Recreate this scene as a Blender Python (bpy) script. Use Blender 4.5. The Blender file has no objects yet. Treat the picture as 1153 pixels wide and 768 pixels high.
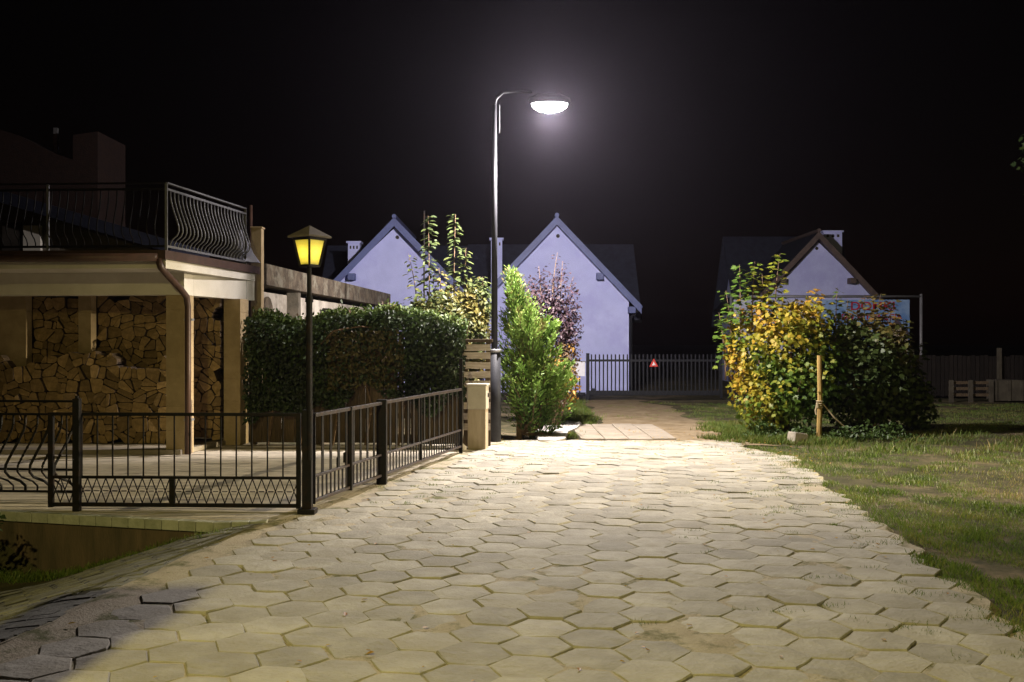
import bpy, math, random
import numpy as np
from mathutils import Vector, Matrix
random.seed(7); rng = np.random.default_rng(11)
sc = bpy.context.scene; COL = sc.collection
R = math.radians
F = 1121.0; EYE = 1.6
def P(px, py, d): return Vector(((px-576.5)/F*d, d, EYE+(384-py)/F*d))

# ---------------------------------------------------------------- helpers
class MB:
    def __init__(s): s.v=[]; s.f=[]; s.m=[]; s.mi=0
    def face(s, idx): s.f.append(tuple(idx)); s.m.append(s.mi)
    def poly(s, pts):
        b=len(s.v); s.v += [tuple(p) for p in pts]; s.face(range(b,b+len(pts)))
    def box(s, c, size, rz=0, M=None):
        x,y,z=[k/2 for k in size]; b=len(s.v); c=Vector(c)
        m=M if M is not None else Matrix.Rotation(rz,3,'Z')
        for dx,dy,dz in ((-x,-y,-z),(x,-y,-z),(x,y,-z),(-x,y,-z),(-x,-y,z),(x,-y,z),(x,y,z),(-x,y,z)):
            s.v.append(tuple(c+m@Vector((dx,dy,dz))))
        for q in ((0,3,2,1),(4,5,6,7),(0,1,5,4),(1,2,6,5),(2,3,7,6),(3,0,4,7)): s.face([b+i for i in q])
    def beam(s, p0, p1, w, h=None, up=(0,0,1)):
        p0=Vector(p0); p1=Vector(p1); h=h or w; d=p1-p0; L=d.length; d.normalize(); u=Vector(up)
        if abs(d.dot(u))>.99: u=Vector((0,1,0))
        sx=d.cross(u).normalized(); uu=sx.cross(d)
        s.box((p0+p1)/2,(w,L,h),M=Matrix((sx,d,uu)).transposed())
    def tube(s, pts, r, n=8, cap=True):
        pts=[Vector(p) for p in pts]; rs=r if isinstance(r,(list,tuple)) else [r]*len(pts); b=len(s.v); pv=None
        for i,p in enumerate(pts):
            t=(pts[min(i+1,len(pts)-1)]-pts[max(i-1,0)])
            t = t.normalized() if t.length>1e-9 else Vector((0,0,1))
            if pv is None:
                a=Vector((1,0,0)) if abs(t.x)<.9 else Vector((0,1,0)); pv=(a-t*a.dot(t)).normalized()
            else:
                pv=(pv-t*pv.dot(t)).normalized()
            q=t.cross(pv)
            for k in range(n):
                an=2*math.pi*k/n; s.v.append(tuple(p+(pv*math.cos(an)+q*math.sin(an))*rs[i]))
        for i in range(len(pts)-1):
            for k in range(n):
                k2=(k+1)%n; s.face((b+i*n+k,b+i*n+k2,b+(i+1)*n+k2,b+(i+1)*n+k))
        if cap:
            s.face([b+k for k in range(n)][::-1]); s.face([b+(len(pts)-1)*n+k for k in range(n)])
    def extrude(s, pts, vec):
        vec=Vector(vec); n=len(pts); b=len(s.v); s.v+=[tuple(Vector(p)) for p in pts]+[tuple(Vector(p)+vec) for p in pts]
        s.face(range(b,b+n)); s.face([b+n+i for i in range(n)][::-1])
        for i in range(n):
            j=(i+1)%n; s.face((b+j,b+i,b+n+i,b+n+j))
    def build(s, name, mats, parent=None, smooth=False, bevel=0, loc=None):
        me=bpy.data.meshes.new(name); me.from_pydata(s.v,[],s.f)
        mats=mats if isinstance(mats,(list,tuple)) else [mats]
        for m in mats: me.materials.append(m)
        if any(s.m): me.polygons.foreach_set('material_index',s.m)
        if smooth: me.polygons.foreach_set('use_smooth',[True]*len(me.polygons))
        me.update(); o=link(name,me,parent)
        if bevel:
            b=o.modifiers.new('bevel','BEVEL'); b.width=bevel; b.segments=2; b.limit_method='ANGLE'
        return o
def link(name, me, parent=None):
    o=bpy.data.objects.new(name,me); COL.objects.link(o)
    if parent:
        o.parent=parent; o.matrix_parent_inverse=Matrix.Identity(4)
        q=parent; off=Vector((0,0,0))
        while q: off+=q.location; q=q.parent
        o.location=-off if me is not None else (0,0,0)
        if o.parent.parent: o.location=(0,0,0)
    return o
def tag(o,label=None,cat=None,group=None,kind=None):
    if label: o['label']=label
    if cat: o['category']=cat
    if group: o['group']=group
    if kind: o['kind']=kind
    return o
def thing(name,label,cat,loc,group=None):
    o=bpy.data.objects.new(name,None); COL.objects.link(o); o.location=loc; o.empty_display_size=.2
    return tag(o,label,cat,group)
def struct(o): o['kind']='structure'; return o

# ---------------------------------------------------------------- materials
def newmat(name):
    m=bpy.data.materials.new(name); m.use_nodes=True; nt=m.node_tree; nt.nodes.clear()
    return m,nt,nt.nodes,nt.links
def pm(name,c1,c2=None,scale=6,rough=.8,bump=0,bscale=None,metal=0,spec=.3,detail=6,dist=.02,c3=None,s3=1.2,coord='Object',rand=0,stretch=None,island=0):
    m,nt,N,L=newmat(name); c2=c2 or tuple(k*.75 for k in c1)
    out=N.new('ShaderNodeOutputMaterial'); b=N.new('ShaderNodeBsdfPrincipled'); L.new(b.outputs[0],out.inputs[0])
    b.inputs['Roughness'].default_value=rough; b.inputs['Metallic'].default_value=metal; b.inputs['Specular IOR Level'].default_value=spec
    tc=N.new('ShaderNodeTexCoord'); vec=tc.outputs[coord]
    if stretch:
        mp=N.new('ShaderNodeMapping'); mp.inputs['Scale'].default_value=stretch; L.new(vec,mp.inputs[0]); vec=mp.outputs[0]
    n=N.new('ShaderNodeTexNoise'); n.inputs['Scale'].default_value=scale; n.inputs['Detail'].default_value=detail; n.inputs['Roughness'].default_value=.65; L.new(vec,n.inputs['Vector'])
    r=N.new('ShaderNodeValToRGB'); r.color_ramp.elements[0].position=.36; r.color_ramp.elements[1].position=.66
    r.color_ramp.elements[0].color=(*c2,1); r.color_ramp.elements[1].color=(*c1,1); L.new(n.outputs['Fac'],r.inputs[0]); col=r.outputs[0]
    def mix(colin,fac,c,mode='MIX'):
        x=N.new('ShaderNodeMix'); x.data_type='RGBA'; x.blend_type=mode; L.new(colin,x.inputs[6])
        if isinstance(fac,float): x.inputs[0].default_value=fac
        else: L.new(fac,x.inputs[0])
        if isinstance(c,tuple): x.inputs[7].default_value=(*c,1)
        else: L.new(c,x.inputs[7])
        return x.outputs[2]
    if c3:
        n3=N.new('ShaderNodeTexNoise'); n3.inputs['Scale'].default_value=s3; n3.inputs['Detail'].default_value=8; n3.inputs['Roughness'].default_value=.7; L.new(tc.outputs[coord],n3.inputs['Vector'])
        r3=N.new('ShaderNodeValToRGB'); r3.color_ramp.elements[0].position=.5; r3.color_ramp.elements[1].position=.62; L.new(n3.outputs['Fac'],r3.inputs[0])
        col=mix(col,r3.outputs[0],c3)
    if rand or island:
        if island: oi=N.new('ShaderNodeNewGeometry'); rv=oi.outputs['Random Per Island']; rand=island
        else: oi=N.new('ShaderNodeObjectInfo'); rv=oi.outputs['Random']
        mr=N.new('ShaderNodeMapRange'); mr.inputs[3].default_value=1-rand; mr.inputs[4].default_value=1+rand*.5; L.new(rv,mr.inputs[0])
        cb=N.new('ShaderNodeCombineColor'); 
        for k in range(3): L.new(mr.outputs[0],cb.inputs[k])
        col=mix(col,1.0,cb.outputs[0],'MULTIPLY')
    L.new(col,b.inputs['Base Color'])
    if bump:
        nb=N.new('ShaderNodeTexNoise'); nb.inputs['Scale'].default_value=bscale or scale*4; nb.inputs['Detail'].default_value=5; L.new(vec,nb.inputs['Vector'])
        bp=N.new('ShaderNodeBump'); bp.inputs['Strength'].default_value=bump; bp.inputs['Distance'].default_value=dist; L.new(nb.outputs['Fac'],bp.inputs['Height']); L.new(bp.outputs[0],b.inputs['Normal'])
    return m
def leafmat(name,stops,trans=.35,rough=.5):
    m,nt,N,L=newmat(name); out=N.new('ShaderNodeOutputMaterial')
    a=N.new('ShaderNodeAttribute'); a.attribute_name='tint'
    r=N.new('ShaderNodeValToRGB'); el=r.color_ramp.elements
    while len(el)<len(stops): el.new(.5)
    for e,(p,c) in zip(el,stops): e.position=p; e.color=(*c,1)
    L.new(a.outputs['Fac'],r.inputs[0])
    b=N.new('ShaderNodeBsdfPrincipled'); b.inputs['Roughness'].default_value=rough; b.inputs['Specular IOR Level'].default_value=.35; L.new(r.outputs[0],b.inputs['Base Color'])
    t=N.new('ShaderNodeBsdfTranslucent'); L.new(r.outputs[0],t.inputs[0])
    x=N.new('ShaderNodeMixShader'); x.inputs[0].default_value=trans; L.new(b.outputs[0],x.inputs[1]); L.new(t.outputs[0],x.inputs[2]); L.new(x.outputs[0],out.inputs[0])
    return m
def emit(name,c,s):
    m,nt,N,L=newmat(name); out=N.new('ShaderNodeOutputMaterial'); e=N.new('ShaderNodeEmission'); e.inputs[0].default_value=(*c,1); e.inputs[1].default_value=s; L.new(e.outputs[0],out.inputs[0]); return m

M={}
M['soil']=pm('soil',(.085,.075,.04),(.04,.04,.02),3,.95,.5,30,c3=(.16,.125,.075),s3=.7,spec=.1)
M['sand']=pm('sand',(.40,.355,.27),(.33,.285,.21),5,.95,.5,60,spec=.1,c3=(.13,.13,.065),s3=3.0)
M['slab']=pm('paver_concrete',(.41,.385,.325),(.29,.27,.22),3.2,.85,.55,42,spec=.25,dist=.012,c3=(.31,.285,.225),s3=1.3,island=.2,detail=8)
M['plate']=pm('concrete_plate',(.30,.26,.2),(.21,.18,.135),2.5,.9,.3,40,spec=.2)
M['pale_concrete']=pm('pale_concrete',(.55,.52,.47),(.4,.38,.34),5,.9,.5,25)
M['strip']=pm('grey_cobble',(.24,.235,.2),(.14,.135,.11),6,.9,.5,40,island=.2)
M['terrace']=pm('terrace_concrete',(.5,.45,.36),(.40,.355,.28),4,.85,.25,60,island=.14)
M['kerb']=pm('kerb_concrete',(.38,.38,.32),(.25,.26,.2),7,.9,.3,40,island=.15)
M['retain']=pm('stained_render',(.12,.085,.055),(.06,.048,.03),2.2,.9,.4,30,stretch=(3,3,.5))
M['iron']=pm('black_iron',(.009,.0085,.009),(.005,.005,.005),20,.55,.15,60,spec=.12,c3=(.016,.010,.007),s3=9)
M['brown_iron']=pm('brown_painted_iron',(.03,.022,.023),(.014,.011,.011),14,.42,.15,60,spec=.35,c3=(.035,.02,.014),s3=7)
M['grey_iron']=pm('grey_painted_iron',(.16,.16,.175),(.11,.11,.12),20,.45,.1,60,spec=.5)
M['plaster']=pm('cream_plaster',(.72,.68,.6),(.62,.58,.5),2.4,.9,.15,50)
M['brick_stone']=pm('sandstone_block',(.42,.32,.19),(.32,.24,.135),5,.9,.3,30)
M['gutter']=pm('brown_gutter',(.075,.04,.028),(.05,.028,.02),10,.45,spec=.4)
M['dark_in']=pm('dark_interior',(.06,.05,.04),(.03,.025,.02),4,.95)
M['logend']=pm('split_wood',(.40,.27,.125),(.22,.15,.07),14,.85,.4,40,rand=.45,stretch=(1,.3,1),spec=.15)
M['logend2']=pm('split_wood_small',(.40,.27,.125),(.22,.15,.07),14,.85,.4,40,island=.45,stretch=(1,.3,1),spec=.15)
M['bark']=pm('bark',(.12,.085,.055),(.05,.035,.024),18,.95,.8,40)
M['plank']=pm('weathered_plank',(.12,.085,.05),(.06,.043,.028),9,.9,.4,30,stretch=(6,6,.5),island=.35)
M['paleplank']=pm('pale_plank',(.55,.49,.43),(.36,.3,.25),7,.9,.4,30,stretch=(.6,6,6))
M['fence_dark']=pm('dark_old_board',(.014,.010,.008),(.008,.006,.005),6,.95,.4,30,island=.3)
M['lantern_roof']=pm('weathered_lantern_roof',(.15,.125,.105),(.09,.075,.065),14,.6,.15,50)
M['brick']=pm('dark_red_brick',(.03,.015,.010),(.018,.010,.008),9,.95,.5,30)
M['oldroof']=pm('old_board_roof',(.16,.125,.085),(.07,.055,.04),5,.95,.6,20,c3=(.22,.2,.15),s3=3)
M['shedwall']=pm('old_render',(.55,.5,.42),(.36,.32,.26),2.5,.95,.4,20,c3=(.25,.22,.18),s3=1.6,stretch=(1,1,.4))
M['roughplaster']=pm('rough_plaster',(.17,.145,.11),(.09,.08,.06),3,.95,.6,18)
M['lav']=pm('lavender_render',(.55,.585,.95),(.47,.505,.85),1.6,.9,.3,30,c3=(.45,.47,.84),s3=.9)
M['bluefascia']=pm('blue_fascia',(.115,.145,.33),(.09,.11,.26),5,.5,.05)
M['brownfascia']=pm('brown_fascia',(.12,.085,.075),(.08,.06,.055),5,.6,.05)
M['tile']=pm('roof_tile',(.026,.03,.05),(.016,.018,.032),5,.6,.3,20)
M['gate']=pm('dark_gate_steel',(.012,.013,.018),(.008,.009,.012),20,.55,spec=.2)
M['white']=pm('white_board',(.8,.8,.83),(.72,.72,.76),8,.6)
M['red']=pm('red_paint',(.6,.05,.04),(.5,.04,.03),8,.5)
M['cabinet']=pm('cabinet_grp',(.46,.42,.35),(.38,.34,.28),4,.6,.1,60)
M['cabinet_low']=pm('cabinet_plinth',(.4,.33,.24),(.3,.24,.17),5,.8,.2,40,stretch=(4,4,.6))
M['pole']=pm('lamp_pole_paint',(.03,.031,.037),(.02,.021,.025),12,.6,.08,50,spec=.3)
M['steel']=pm('galvanised',(.4,.4,.41),(.3,.3,.31),20,.4,metal=.7)
M['stake']=pm('yellowed_stake',(.42,.29,.09),(.24,.15,.05),6,.8,.3,30,stretch=(6,6,.6))
M['rope']=pm('rope',(.4,.33,.2),(.3,.24,.14),40,.9)
M['stone']=pm('pale_stone',(.34,.3,.23),(.2,.18,.14),6,.9,.6,20)
M['cloth']=pm('lilac_sheet',(.5,.5,.64),(.42,.42,.55),5,.8)
M['shrubwood']=pm('shrub_wood',(.17,.11,.065),(.1,.065,.04),18,.9,.5,40)
M['oldboard']=pm('old_grey_board',(.08,.07,.052),(.045,.038,.028),5,.9,.3,30)
M['banner_blue']=pm('banner_sky',(.05,.14,.36),(.2,.29,.45),2.2,.5,detail=4)
M['banner_pale']=pm('banner_pale',(.36,.37,.47),(.28,.31,.42),2,.5,detail=3)
M['banner_cream']=pm('banner_cream',(.36,.3,.22),(.3,.25,.19),6,.5)
M['banner_roof']=pm('banner_roof',(.06,.05,.06),(.05,.04,.05),6,.5)
M['banner_red']=pm('banner_red',(.3,.01,.02),(.25,.01,.02),6,.5)

# ---------------------------------------------------------------- ground shape
EY=[-14,5.08,6.82,8.3,9.25,14.2,16.2]; EX=[-5.2,-2.61,-2.33,-2.12,-1.93,-.70,-.25]
def edge(y): return float(np.interp(y,EY,EX))
RY=[-14,5.86,7.6,10.2,13.7,15.6]; RX=[2.6,3.0,3.25,3.5,3.95,3.6]
def redge(y): return float(np.interp(y,RY,RX))
def sm(t): t=min(1,max(0,t)); return t*t*(3-2*t)
def nz(x,y,s=1.0): return math.sin(x*1.7*s+.6)*math.cos(y*1.3*s-.4)*.5+math.sin(x*3.1*s+y*2.3*s)*.3+math.sin(x*6.7*s-y*5.1*s+1)*.2
def h(x,y):
    z=-.05+.02*nz(x,y,.7)
    e=edge(y)
    if y<10.4 and x<e:
        z-= .5*sm((e-x)/2.4)*sm((y+2)/4)
    if e+.2<x<redge(y)-.45 and -14<y<15.9: z=-.1
    if x<-.6 and y>=8.6 and x<edge(min(y,16))-.25 and y<40 and y>9.35: z=-.14
    return z
def gridlines(a,b,fine0,fine1,st):
    l=list(np.arange(fine0,fine1+.001,st)); 
    s=st; q=fine0
    while q>a: s*=1.6; q-=s; l.append(max(q,a))
    s=st; q=fine1
    while q<b: s*=1.6; q+=s; l.append(min(q,b))
    return sorted(set(l))
xs=gridlines(-280,280,-9,12,.2); ys=gridlines(-60,420,-2,36,.2)
g=MB()
for y in ys:
    for x in xs: g.v.append((x,y,h(x,y)))
nx=len(xs)
for j in range(len(ys)-1):
    for i in range(nx-1): g.face((j*nx+i,j*nx+i+1,(j+1)*nx+i+1,(j+1)*nx+i))
struct(g.build('ground',M['soil'],smooth=True))

# ---------------------------------------------------------------- road: hexagonal slabs bedded in sand
def in_road(x,y,m=0): 
    far=15.85+.25*math.sin(x*1.9)
    return edge(y)+m<x<redge(y)-m+.1*math.sin(y*3.3) and -9<y<far
road=MB(); road.mi=1
yy=list(np.arange(-9,2,.4))+list(np.arange(2,16.2,.09))
NXR=70
for y in yy:
    a,b=edge(y)-.28,redge(y)-.06+.14*nz(x*3 if False else 1.0,y*2.4)
    for i in range(NXR+1):
        x=a+(b-a)*i/NXR
        k=nz(x*2.2,y*2.2)+.6*nz(x*.8+4,y*.9)
        zz=-.009+.011*k
        if i==NXR: zz=-.07
        if x<edge(y): zz=zz-.16*(edge(y)-x)+.03*min(1,(edge(y)-x)/.1)
        if i==0: zz=-.2
        road.v.append((x,y,zz))
n1=NXR+1
for j in range(len(yy)-1):
    for i in range(NXR): road.face((j*n1+i,j*n1+i+1,(j+1)*n1+i+1,(j+1)*n1+i))
road.mi=0
RH=.2; ang=-R(8)
ca,sa=math.cos(ang),math.sin(ang)
for ci in range(-70,70):
    for ri in range(-70,80):
        u=ci*1.5*RH+.004*ci*0; w=ri*math.sqrt(3)*RH+(ci%2)*math.sqrt(3)*RH/2
        x=u*ca-w*sa; y=u*sa+w*ca
        x+=random.uniform(-.008,.008); y+=random.uniform(-.008,.008)
        if not in_road(x,y,.17): continue
        if y<-3 : continue
        rot=ang+random.gauss(0,.02); tx=random.gauss(0,.010); ty=random.gauss(0,.012); dz=random.gauss(0,.0035)
        rr=RH*random.uniform(1.0,1.022)
        b=len(road.v); ctr=.004
        jit=[random.uniform(.965,1.004) for _ in range(12)]
        if random.random()<.3: jit[random.randrange(0,12,2)]=random.uniform(.87,.93)
        sub=12
        for ring,(f,zz) in enumerate(((1.0,-.06),(.99,-.007),(.95,0.0),(.6,.003))):
            for k in range(sub):
                a=rot+math.pi/6*k
                rad=rr*(1 if k%2==0 else .866)*f*(jit[k] if ring<2 else 1-(1-jit[k])*.8)
                px,py=rad*math.cos(a),rad*math.sin(a)
                road.v.append((x+px,y+py,dz+zz+px*tx+py*ty+ (random.gauss(0,.0016) if ring else 0)))
        road.v.append((x,y,dz+ctr))
        for q in range(3):
            for k in range(sub):
                k2=(k+1)%sub; road.face((b+q*sub+k,b+q*sub+k2,b+(q+1)*sub+k2,b+(q+1)*sub+k))
        for k in range(sub): road.face((b+3*sub+k,b+3*sub+(k+1)%sub,b+4*sub))
o=road.build('road',[M['slab'],M['sand']]); struct(o)

# concrete plates and dirt path beyond the paving
pl=MB()
for i in range(4):
    for j in range(2):
        x0=1.12+i*.40; y0=16.35+j*1.45
        pl.box((x0+.2,y0+.7,-.03+random.uniform(-.004,.004)),(.385,1.43,.06),M=Matrix.Rotation(random.gauss(0,.006),3,'X')@Matrix.Rotation(random.gauss(0,.008),3,'Z'))
struct(pl.build('pavement',M['plate'],bevel=.012))
dp=MB(); L_=[];R_=[]
for k in range(60):
    y=15.5+k*.205
    L_.append((.55+.03*(y-15.5)*4*.3+.22*nz(3,y*1.3)+(.95 if y>19 else .42),y)); R_.append((4.3-.02*(y-15)*2+.35*nz(8,y)+(0.1 if y<18 else .0),y))
for k in range(60):
    for i in range(13):
        t=i/12; x=L_[k][0]*(1-t)+R_[k][0]*t; y=L_[k][1]; dp.v.append((x,y,h(x,y)+.028-.04*abs(2*t-1)**6))
for k in range(59):
    for i in range(12): dp.face((k*13+i,k*13+i+1,(k+1)*13+i+1,(k+1)*13+i))
M['dirt']=pm('sandy_dirt',(.25,.195,.12),(.165,.125,.075),2.5,.95,.6,40,spec=.1,c3=(.15,.11,.06),s3=2)
struct(dp.build('path',M['dirt'],smooth=True))

# broken pale concrete slab
t=MB(); pts=[]
for px,py in ((606,497),(602,488),(612,481),(622,477),(640,475.5),(655,477.5),(650,483),(640,487),(637,495),(625,498)):
    d=F*EYE/(py-384); pts.append(((px-576.5)/F*d,d,-.05))
t.extrude(pts,(0,0,.085)); 
o=t.build('concrete_slab',M['pale_concrete'],bevel=.015); tag(o,'broken pale concrete slab lying beside the green conifer','slab')

# sloping grey cobbled strip left of the road
st=MB()
def stripleft(y): return float(np.interp(y,[-2,4.5,6.8,8.1,8.5,8.75],[-5.5,-5.2,-4.9,-4.3,-3.4,-2.5]))
yk=0
y=-1.0
while y<8.72:
    a=stripleft(y); b=edge(y)-.12; x=a; off=(yk%2)*.1
    x+=off
    while x<b-.05:
        w=min(.2,b-x)
        hz=lambda X,Y: h(X,Y)+.055
        q=[(x+.003,y+.003),(x+w-.003,y+.003),(x+w-.003,y+.097),(x+.003,y+.097)]
        e=random.gauss(0,.003)
        base=[(X,Y,hz(X,Y)-.04) for X,Y in q]; b0=len(st.v)
        st.v+=base+[(X,Y,hz(X,Y)+e) for X,Y in q]
        st.face((b0+4,b0+5,b0+6,b0+7))
        for i in range(4): st.face((b0+i,b0+(i+1)%4,b0+4+(i+1)%4,b0+4+i))
        x+=.2
    y+=.1; yk+=1
ysb=list(np.arange(-1,8.8,.2)); b0=len(st.v); st.mi=1
for y in ysb:
    for i in range(9):
        x=stripleft(y)+(edge(y)-.1-stripleft(y))*i/8; st.v.append((x,y,h(x,y)+.0505))
for j in range(len(ysb)-1):
    for i in range(8): st.face((b0+j*9+i,b0+j*9+i+1,b0+(j+1)*9+i+1,b0+(j+1)*9+i))
struct(st.build('cobbled_pavement',[M['strip'],M['soil']]))
# ---------------------------------------------------------------- terrace
FL=[(-9,10.3),(-4.78,9.3),(-2.62,8.72),(-2.16,8.78)]
def fline(x): return float(np.interp(x,[p[0] for p in FL],[p[1] for p in FL]))
def tright(y): return float(np.interp(y,[8.78,9.25,14.2,15.3],[-2.16,-2.0,-.80,-.55]))
te=MB(); x=-9.
ang=R(10); 
for i in range(-40,70):
    for j in range(-30,60):
        u=i*.4+(j%2)*.2; w=j*.2
        x=-9+u*math.cos(-.2)-w*math.sin(-.2)*-1*0 + 0; y=8.0+w
        cx,cy=x+.2,y+.1
        if cx<-9 or cx>-.4 or y>15.3: continue
        c=[(x+.003,y+.003),(x+.397,y+.003),(x+.397,y+.197),(x+.003,y+.197)]
        c=[(min(a,tright(b)),b) for a,b in c]
        c=[(a,max(b,fline(a)+.1)) for a,b in c]
        if c[1][0]-c[0][0]<.02 or c[2][1]-c[1][1]<.02 or c[3][1]-c[0][1]<.02: continue
        z=random.gauss(0,.0015); te.poly([(a,b,z) for a,b in c])
te.mi=1
te.poly([(-9,10.4,-.006),(-4.78,9.4,-.006),(-2.62,8.82,-.006),(-2.2,8.88,-.006),(-2.0,9.25,-.006),(-.8,14.2,-.006),(-.5,15.35,-.006),(-9,15.35,-.006)])
struct(te.build('terrace_floor',[M['terrace'],M['kerb']]))
kb=MB()
for (x0,y0),(x1,y1) in zip(FL[:-1],FL[1:]):
    L=math.hypot(x1-x0,y1-y0); n=max(1,round(L/.17)); 
    for k in range(n):
        a=Vector((x0+(x1-x0)*k/n,y0+(y1-y0)*k/n,-.035)); b=Vector((x0+(x1-x0)*(k+1)/n,y0+(y1-y0)*(k+1)/n,-.035)); d=(b-a)
        dn=Vector((-(y1-y0),x1-x0,0)).normalized()*.05
        kb.beam(a+d*.015+dn,b-d*.015+dn,.1,.09)
struct(kb.build('terrace_kerb',M['kerb'],bevel=.006))
rw=MB()
for (x0,y0),(x1,y1) in zip(FL[:-1],FL[1:]):
    rw.extrude([(x0,y0+.03,-.082),(x1,y1+.03,-.082),(x1,y1+.03,-.75),(x0,y0+.03,-.75)],(0,.25,0))
tag(rw.build('retaining_wall',M['retain']),'stained brown retaining wall below the terrace edge','wall')

# ---------------------------------------------------------------- carport with terrace above
u=Vector((.16,.987,0)).normalized()       # along the right hand side, away from the camera
v=Vector((-.995,.06,0)).normalized()      # along the front, to the left
car=thing('carport','cream flat-roofed carport storing firewood under a railed balcony','carport',(-4.6,14.0,0))
S=Vector((-4.59,13.2,0)); B=Vector((-4.61,14.0,0))
def quadbox(mb,a,b,c,d,z0,z1): mb.extrude([(p.x,p.y,z0) for p in (a,b,c,d)],(0,0,z1-z0))
m=MB(); a=S; b=S+u*2.85; quadbox(m,a,b,b+v*5,a+v*5,2.565,2.68); m.build('roof_slab',M['plaster'],car)
m=MB(); a2=S-u*.09-v*.04; b2=S+u*2.95-v*.04; quadbox(m,a2,b2,b2+v*5.1,a2+v*5.1,2.683,2.80); m.build('roof_edge',M['gutter'],car)
m=MB(); m.tube([S-u*.14+v*k+Vector((0,0,2.70)) for k in (.05,1.5,3,5)],.055,10); m.build('gutter',M['gutter'],car,smooth=True)
# perimeter beam
m=MB()
bb=B+Vector((.47,2.0,0))
quadbox(m,B,B+v*5,B+v*5+u*.28,B+u*.28,2.25,2.562)
m.build('front_beam',M['plaster'],car)
m=MB(); c0=B+u*.283; quadbox(m,c0,bb,bb+v*.28,c0+v*.28,2.25,2.562); m.build('side_beam',M['plaster'],car)
def pillar(p,w,dd,z1,par=car):
    m=MB(); z=0; k=0
    while z<z1-.01:
        hh=min(.34,z1-z); o=.0015*(k%2)
        q=[p,p+v*w,p+v*w+u*dd,p+u*dd]
        quadbox(m,*q,z+.004,z+hh); z+=hh; k+=1
    quadbox(m,*[x+ (p+v*w/2+u*dd/2-x)*.04 for x in [p,p+v*w,p+v*w+u*dd,p+u*dd]],0,z1)
    m.build('pillar',M['brick_stone'],par,bevel=.004)
pillar(B+Vector((0,.02,0)),.27,.27,2.248)
pillar(Vector((-4.17,15.28,0)),.26,.3,2.248)
pillar(Vector((-6.35,15.02,0)),.2,.14,2.5)
pillar(Vector((-7.33,15.02,0)),.5,.14,2.5)
m=MB(); quadbox(m,Vector((-9.2,15.95,0)),Vector((-4.2,15.75,0)),Vector((-4.2,15.85,0)),Vector((-9.2,16.05,0)),0,2.56); m.build('back_wall',M['dark_in'],car)
dpz=[P(178,292,13.1),P(181,301,13.1),P(189,310,13.3),P(203,325,13.7),P(210,334,13.85),P(211.5,345,13.9)]
x,y=dpz[-1].x,dpz[-1].y
m=MB(); m.tube(dpz+[Vector((x,y,1.2)),Vector((x,y,.02))],.045,10); dpo=m.build('downpipe',M['gutter'],car,smooth=True)
for z in (.5,1.9):
    m=MB(); m.box((x,y+.05,z),(.11,.12,.03)); m.build('bracket',M['steel'],dpo)
m=MB(); quadbox(m,Vector((-9,14.05,0)),Vector((-4.65,13.97,0)),Vector((-4.3,15.8,0)),Vector((-9,15.9,0)),0.004,.07); m.build('floor_step',M['plate'],car)
# balcony railing
rail=bpy.data.objects.new('balcony_railing',None); COL.objects.link(rail); rail.parent=car
def sub(mb,name,mat,**k):
    o=mb.build(name,mat,rail,**k); o.location=-car.location; return o
def belly(p,z0,z1,out,tw,r=.008,amp=.14):
    pts=[]
    H=z1-z0
    for k,(t,a) in enumerate(((0,0),(.06,0),(.13,.25),(.2,.8),(.27,1),(.36,.97),(.5,.68),(.65,.35),(.8,.08),(.88,0),(1,0))):
        pts.append(p+out*amp*a+Vector((0,0,z0+H*t)))
    mb=MB()
    if not tw: mb.tube(pts,r,6)
    else:
        # twisted bar: finer rings of alternating radius
        q=[];rs=[]
        for i in range(len(pts)-1):
            nseg=6 if 4<=i<=8 else 1
            for s_ in range(nseg):
                q.append(pts[i].lerp(pts[i+1],s_/nseg)); rs.append(r*(1.25 if (s_%2 and nseg>1) else .75 if nseg>1 else .9))
        q.append(pts[-1]); rs.append(r*.9); mb.tube(q,rs,6)
    return mb
z0,z1=2.86,3.62
c=S+Vector((.0,.02,0)); cb=Vector((-4.23,15.8,0)); ud=(cb-c).normalized(); Ls=(cb-c).length
outr=Vector((ud.y,-ud.x,0)); outf=Vector((0,-1,0))
sub((lambda q:(q.beam(c+Vector((0,0,3.70)),cb+Vector((0,0,3.70)),.045,.02),q)[1])(MB()),'top_rail',M['grey_iron'])
for zz in (z1,z0):
    q=MB(); q.beam(c+Vector((0,0,zz)),cb+Vector((0,0,zz)),.022,.03); sub(q,'rail',M['grey_iron'])
    q=MB(); q.beam(c+Vector((0,0,zz)),c+v*4.5+Vector((0,0,zz)),.022,.03); sub(q,'rail',M['iron'])
q=MB(); q.beam(c+Vector((0,0,3.70)),c+v*4.5+Vector((0,0,3.70)),.045,.02); sub(q,'top_rail',M['iron'])
for p,mm in ((c,'grey_iron'),(cb,'grey_iron'),(c+v*1.62,'grey_iron')):
    q=MB(); q.beam(p+Vector((0,0,2.80)),p+Vector((0,0,3.70)),.03); sub(q,'post',M[mm])
for k in range(1,23):
    sub(belly(c+ud*Ls*k/23,z0,z1,outr,k%2,r=.011,amp=.12),'baluster',M['grey_iron'],smooth=True)
for k in range(1,24):
    sub(belly(c+v*.112*k,z0,z1,outf,k%2,r=.009,amp=.13),'baluster',M['iron'],smooth=True)

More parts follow.
